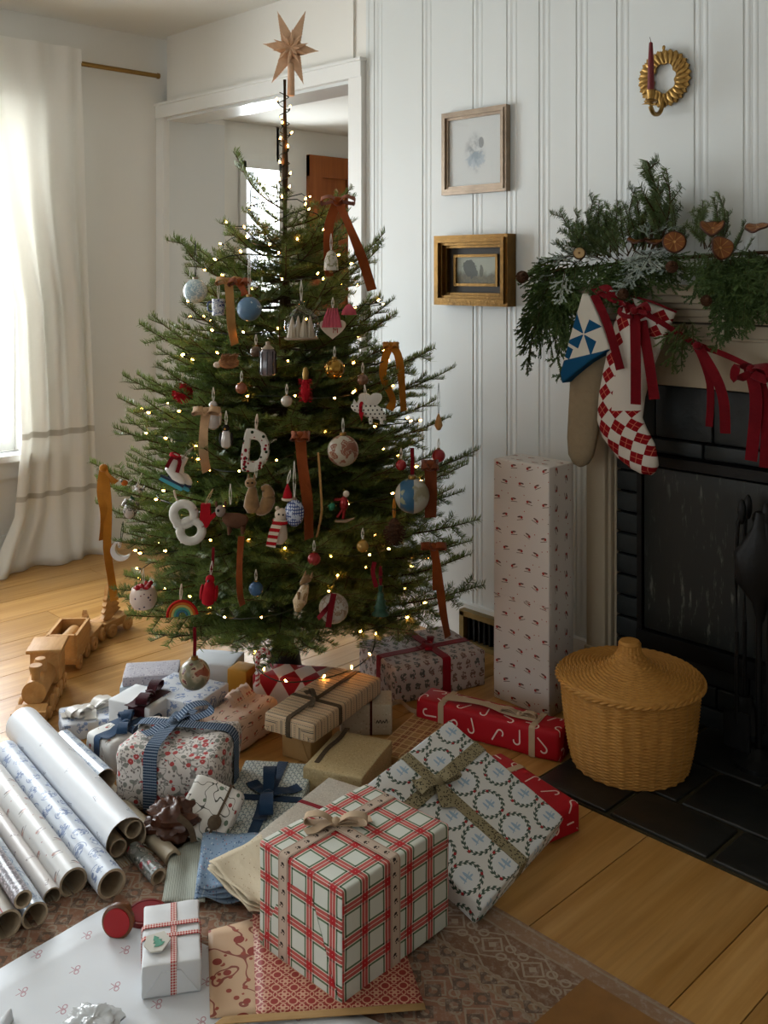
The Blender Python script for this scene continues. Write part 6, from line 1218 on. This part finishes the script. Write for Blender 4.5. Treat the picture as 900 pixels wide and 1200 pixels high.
for (a, b_) in ((-.018, -.014), (.019, .016)):
    c0_ = p+s*a+u_*b_; b = B(); n = 18; R0 = [[b.add(c0_+dr*(t*.6)+(s*math.cos(2*PI*k/n)+u_*math.sin(2*PI*k/n))*rad) for k in range(n)] for rad, t in ((.0205, 1), (.0205, .004), (.0175, .004), (.0175, .9))]
    for j in range(3):
        for k in range(n): k2 = (k+1) % n; b.face((R0[j][k2], R0[j][k], R0[j+1][k], R0[j+1][k2]))
    b.ob('inner_tube', LINER, o)
roll('blue toile print roll beside the fattest white roll', 131, 1036, .032, .032, .74, RP['toile'], .82)
roll('white robin print roll with a thick card core, left of the blue toile roll', 86, 1034, .031, .031, .74, RP['bird'], .84)
roll('narrow blush roll with a sprig print between two wider rolls', 61, 1051, .0195, .0195, .74, RP['sprig2'], .84)
roll('shiny silver blue roll at the left of the row', 41, 1073, .027, .027, .74, RP['film'], .86)
roll('narrow silver glitter roll lying on top of its neighbours', 27, 1054, .073, .0185, .72, RP['glit'], .75)
roll('red banded roll at the left end of the row', 8, 1084, .030, .030, .74, RP['red'], .84)
roll('slim oatmeal roll right of the fattest white roll', 203, 1006, .019, .019, .44, RP['kraft'], .62)
roll('shiny pale blue foil roll lying across the slim oatmeal roll', 124, 914, .066, .027, .30, RP['film'], .93, zf=.055)
roll('thin dark glitter roll with red flowers under the oatmeal roll', 186, 1028, .019, .019, .13, RP['glit2'], .7)
# ================================================================ sheets, cloths and stamps
def sheet(name, label, cat, pts, z, m, uvrot=0.0, wave=.002, nu=14, nv=10, seed=0, th=.0012):
    P_ = [W(px, py, z) for px, py in pts]; c = sum(P_, Vector())/4; c.z = z; o = thing(name, label, cat, c)
    def f(u, v):
        p = (P_[0].lerp(P_[1], u)).lerp(P_[3].lerp(P_[2], u), v)-c; p.z = wave*(.5+.5*noise.noise((u*4+seed, v*4, seed))); return p
    def uvf(u, v): p = f(u, v); return (p.x*math.cos(uvrot)-p.y*math.sin(uvrot), p.x*math.sin(uvrot)+p.y*math.cos(uvrot))
    q = B().grid(f, nu, nv, uvf).ob('sheet', m, o, ang=180); md = q.modifiers.new('thick', 'SOLIDIFY'); md.thickness = th; return o
sheet('wrapping_paper_sheet', 'large white paper sheet printed with tiny bows, spread at the front left', 'wrapping paper', ((-110, 1200), (132, 1060), (460, 1207), (120, 1420)), .009, paper('bow_paper', f_bow), .7, .003)
sheet('wrapping_paper_sheet', 'tan paper sheet with trailing red flowers beside the plaid box', 'wrapping paper', ((244, 1092), (335, 1066), (330, 1190), (246, 1194)), .0125, paper('paisley_paper', f_paisley), .4, .002)
sheet('wrapping_paper_sheet', 'red paper sheet in a quatrefoil print under the plaid box', 'wrapping paper', ((296, 1072), (462, 1078), (498, 1180), (300, 1196)), .0145, paper('quatrefoil_paper', f_quatre), .75, .001)
sheet('paper_edge_strip', 'plain cream edge strip along the quatrefoil sheet', 'wrapping paper', ((262, 1192), (497, 1176), (499, 1184), (250, 1202)), .0165, PP['kraft'], 0, .001)
def folded(label, pts, z, m, layers=3, seed=0, step=.007):
    P_ = [W(px, py, z) for px, py in pts]; c = sum(P_, Vector())/4; c.z = z; o = thing('folded_cloth', label, 'cloth', c)
    for k in range(layers):
        def f(u, v, k=k): p = (P_[0].lerp(P_[1], u)).lerp(P_[3].lerp(P_[2], u), v)-c; p *= 1-.02*k; p.z = step*k+.006+.007*noise.noise((u*3+seed, v*3+k, seed))+.004*math.sin(u*9+k)*(v); return p
        q = B().grid(f, 16, 12, lambda u, v: (u*.22, v*.2)).ob('fold', m, o, ang=180); md = q.modifiers.new('thick', 'SOLIDIFY'); md.thickness = .003
    return o
folded('green and cream striped cloth lying flat by the roll ends', ((200, 1000), (242, 985), (240, 1062), (190, 1062)), .010, paper('striped_cloth', f_ticking('#b4b7ac', '#7d857c', .012, '#a39a80'), .95, .05), 1, 2)
folded('light blue ditsy print cloth folded beside the plaid box', ((236, 990), (312, 992), (300, 1062), (228, 1058)), .012, paper('blue_ditsy_cloth', f_ditsy('#7f94ab', ('#4f6484', '#a8b4c0', '#a06a70'), 120.0, .35), .95, .05, .4), 4, 5, .008)
folded('cream star print cloth folded in a fan against the plaid box', ((243, 1022), (318, 984), (334, 1074), (292, 1072)), .046, paper('cream_star_cloth', f_ditsy('#bdb098', ('#8a7a62', '#a58f74', '#c9bfa8'), 90.0, .2), .95, .05, .4), 3, 9, .008)
st = thing('rubber_stamp', 'round wooden stamp with a red face lying on the white paper sheet', 'stamp', W(137, 1098, .012)); SW = m_wood('stamp_wood', '#5d3517', '#7d4a22', (30, 30, 8), .35, .5); M = Matrix.Translation((0, 0, .029)) @ (-CAMF*.95+CAMR*-.1+UP*.12).normalized().to_track_quat('Z', 'Y').to_matrix().to_4x4()
B().lathe([(.001, -.062), (.009, -.06), (.0105, -.05), (.008, -.036), (.010, -.024), (.022, -.02), (.032, -.014), (.0325, -.002), (.029, .0)], 28, M).ob('wooden_mount', SW, st); B().lathe([(.027, -.001), (.027, .003), (.001, .0035)], 28, M).ob('rubber_face', plain('red_ink_rubber', '#a50f16', .4, .4), st)
pd = thing('ink_pad', 'round red ink pad behind the wooden stamp', 'ink pad', W(172, 1074, .010)); B().lathe([(.041, 0), (.042, .004), (.041, .011), (.037, .0115), (.036, .0095), (.001, .0095)], 32).ob('tin', plain('red_tin', '#7c0f14', .35, .5), pd); B().lathe([(.0355, .0096), (.034, .0112), (.001, .0114)], 32).ob('pad', plain('red_ink_felt', '#7a0a12', .7, .2), pd)
c = W(108, 1208, .012); crumple('film_scrap', 'crumpled scrap of clear silvery film at the bottom edge of the sheet', 'film', (c.x, c.y, .012), (.05, .04, .014), CLEAR, .5, 7)
c = W(8, 1196, .012); tw = thing('paper_twist', 'small twist of white paper at the bottom left corner', 'paper scrap', c); B().lathe([(.012, 0), (.008, .012), (.003, .03), (.001, .034)], 10, Matrix.Rotation(.5, 4, 'Y')).ob('twist', PP['snow'], tw)
def loose(label, pts, z, w, m): 
    P_ = smooth_path([W(px, py, z+.008*(i % 2)) for i, (px, py) in enumerate(pts)], 6); o = thing('loose_ribbon', label, 'ribbon', P_[0]); B().strip(P_, (0, 0, 1), w, .0014).ob('strip', m, o, M=Matrix.Translation(-P_[0])); return o
loose('tan ribbon end curling between the woodland gift and the red gift', ((452, 830), (468, 822), (482, 832), (500, 836)), .012, .014, RIB['cream'])
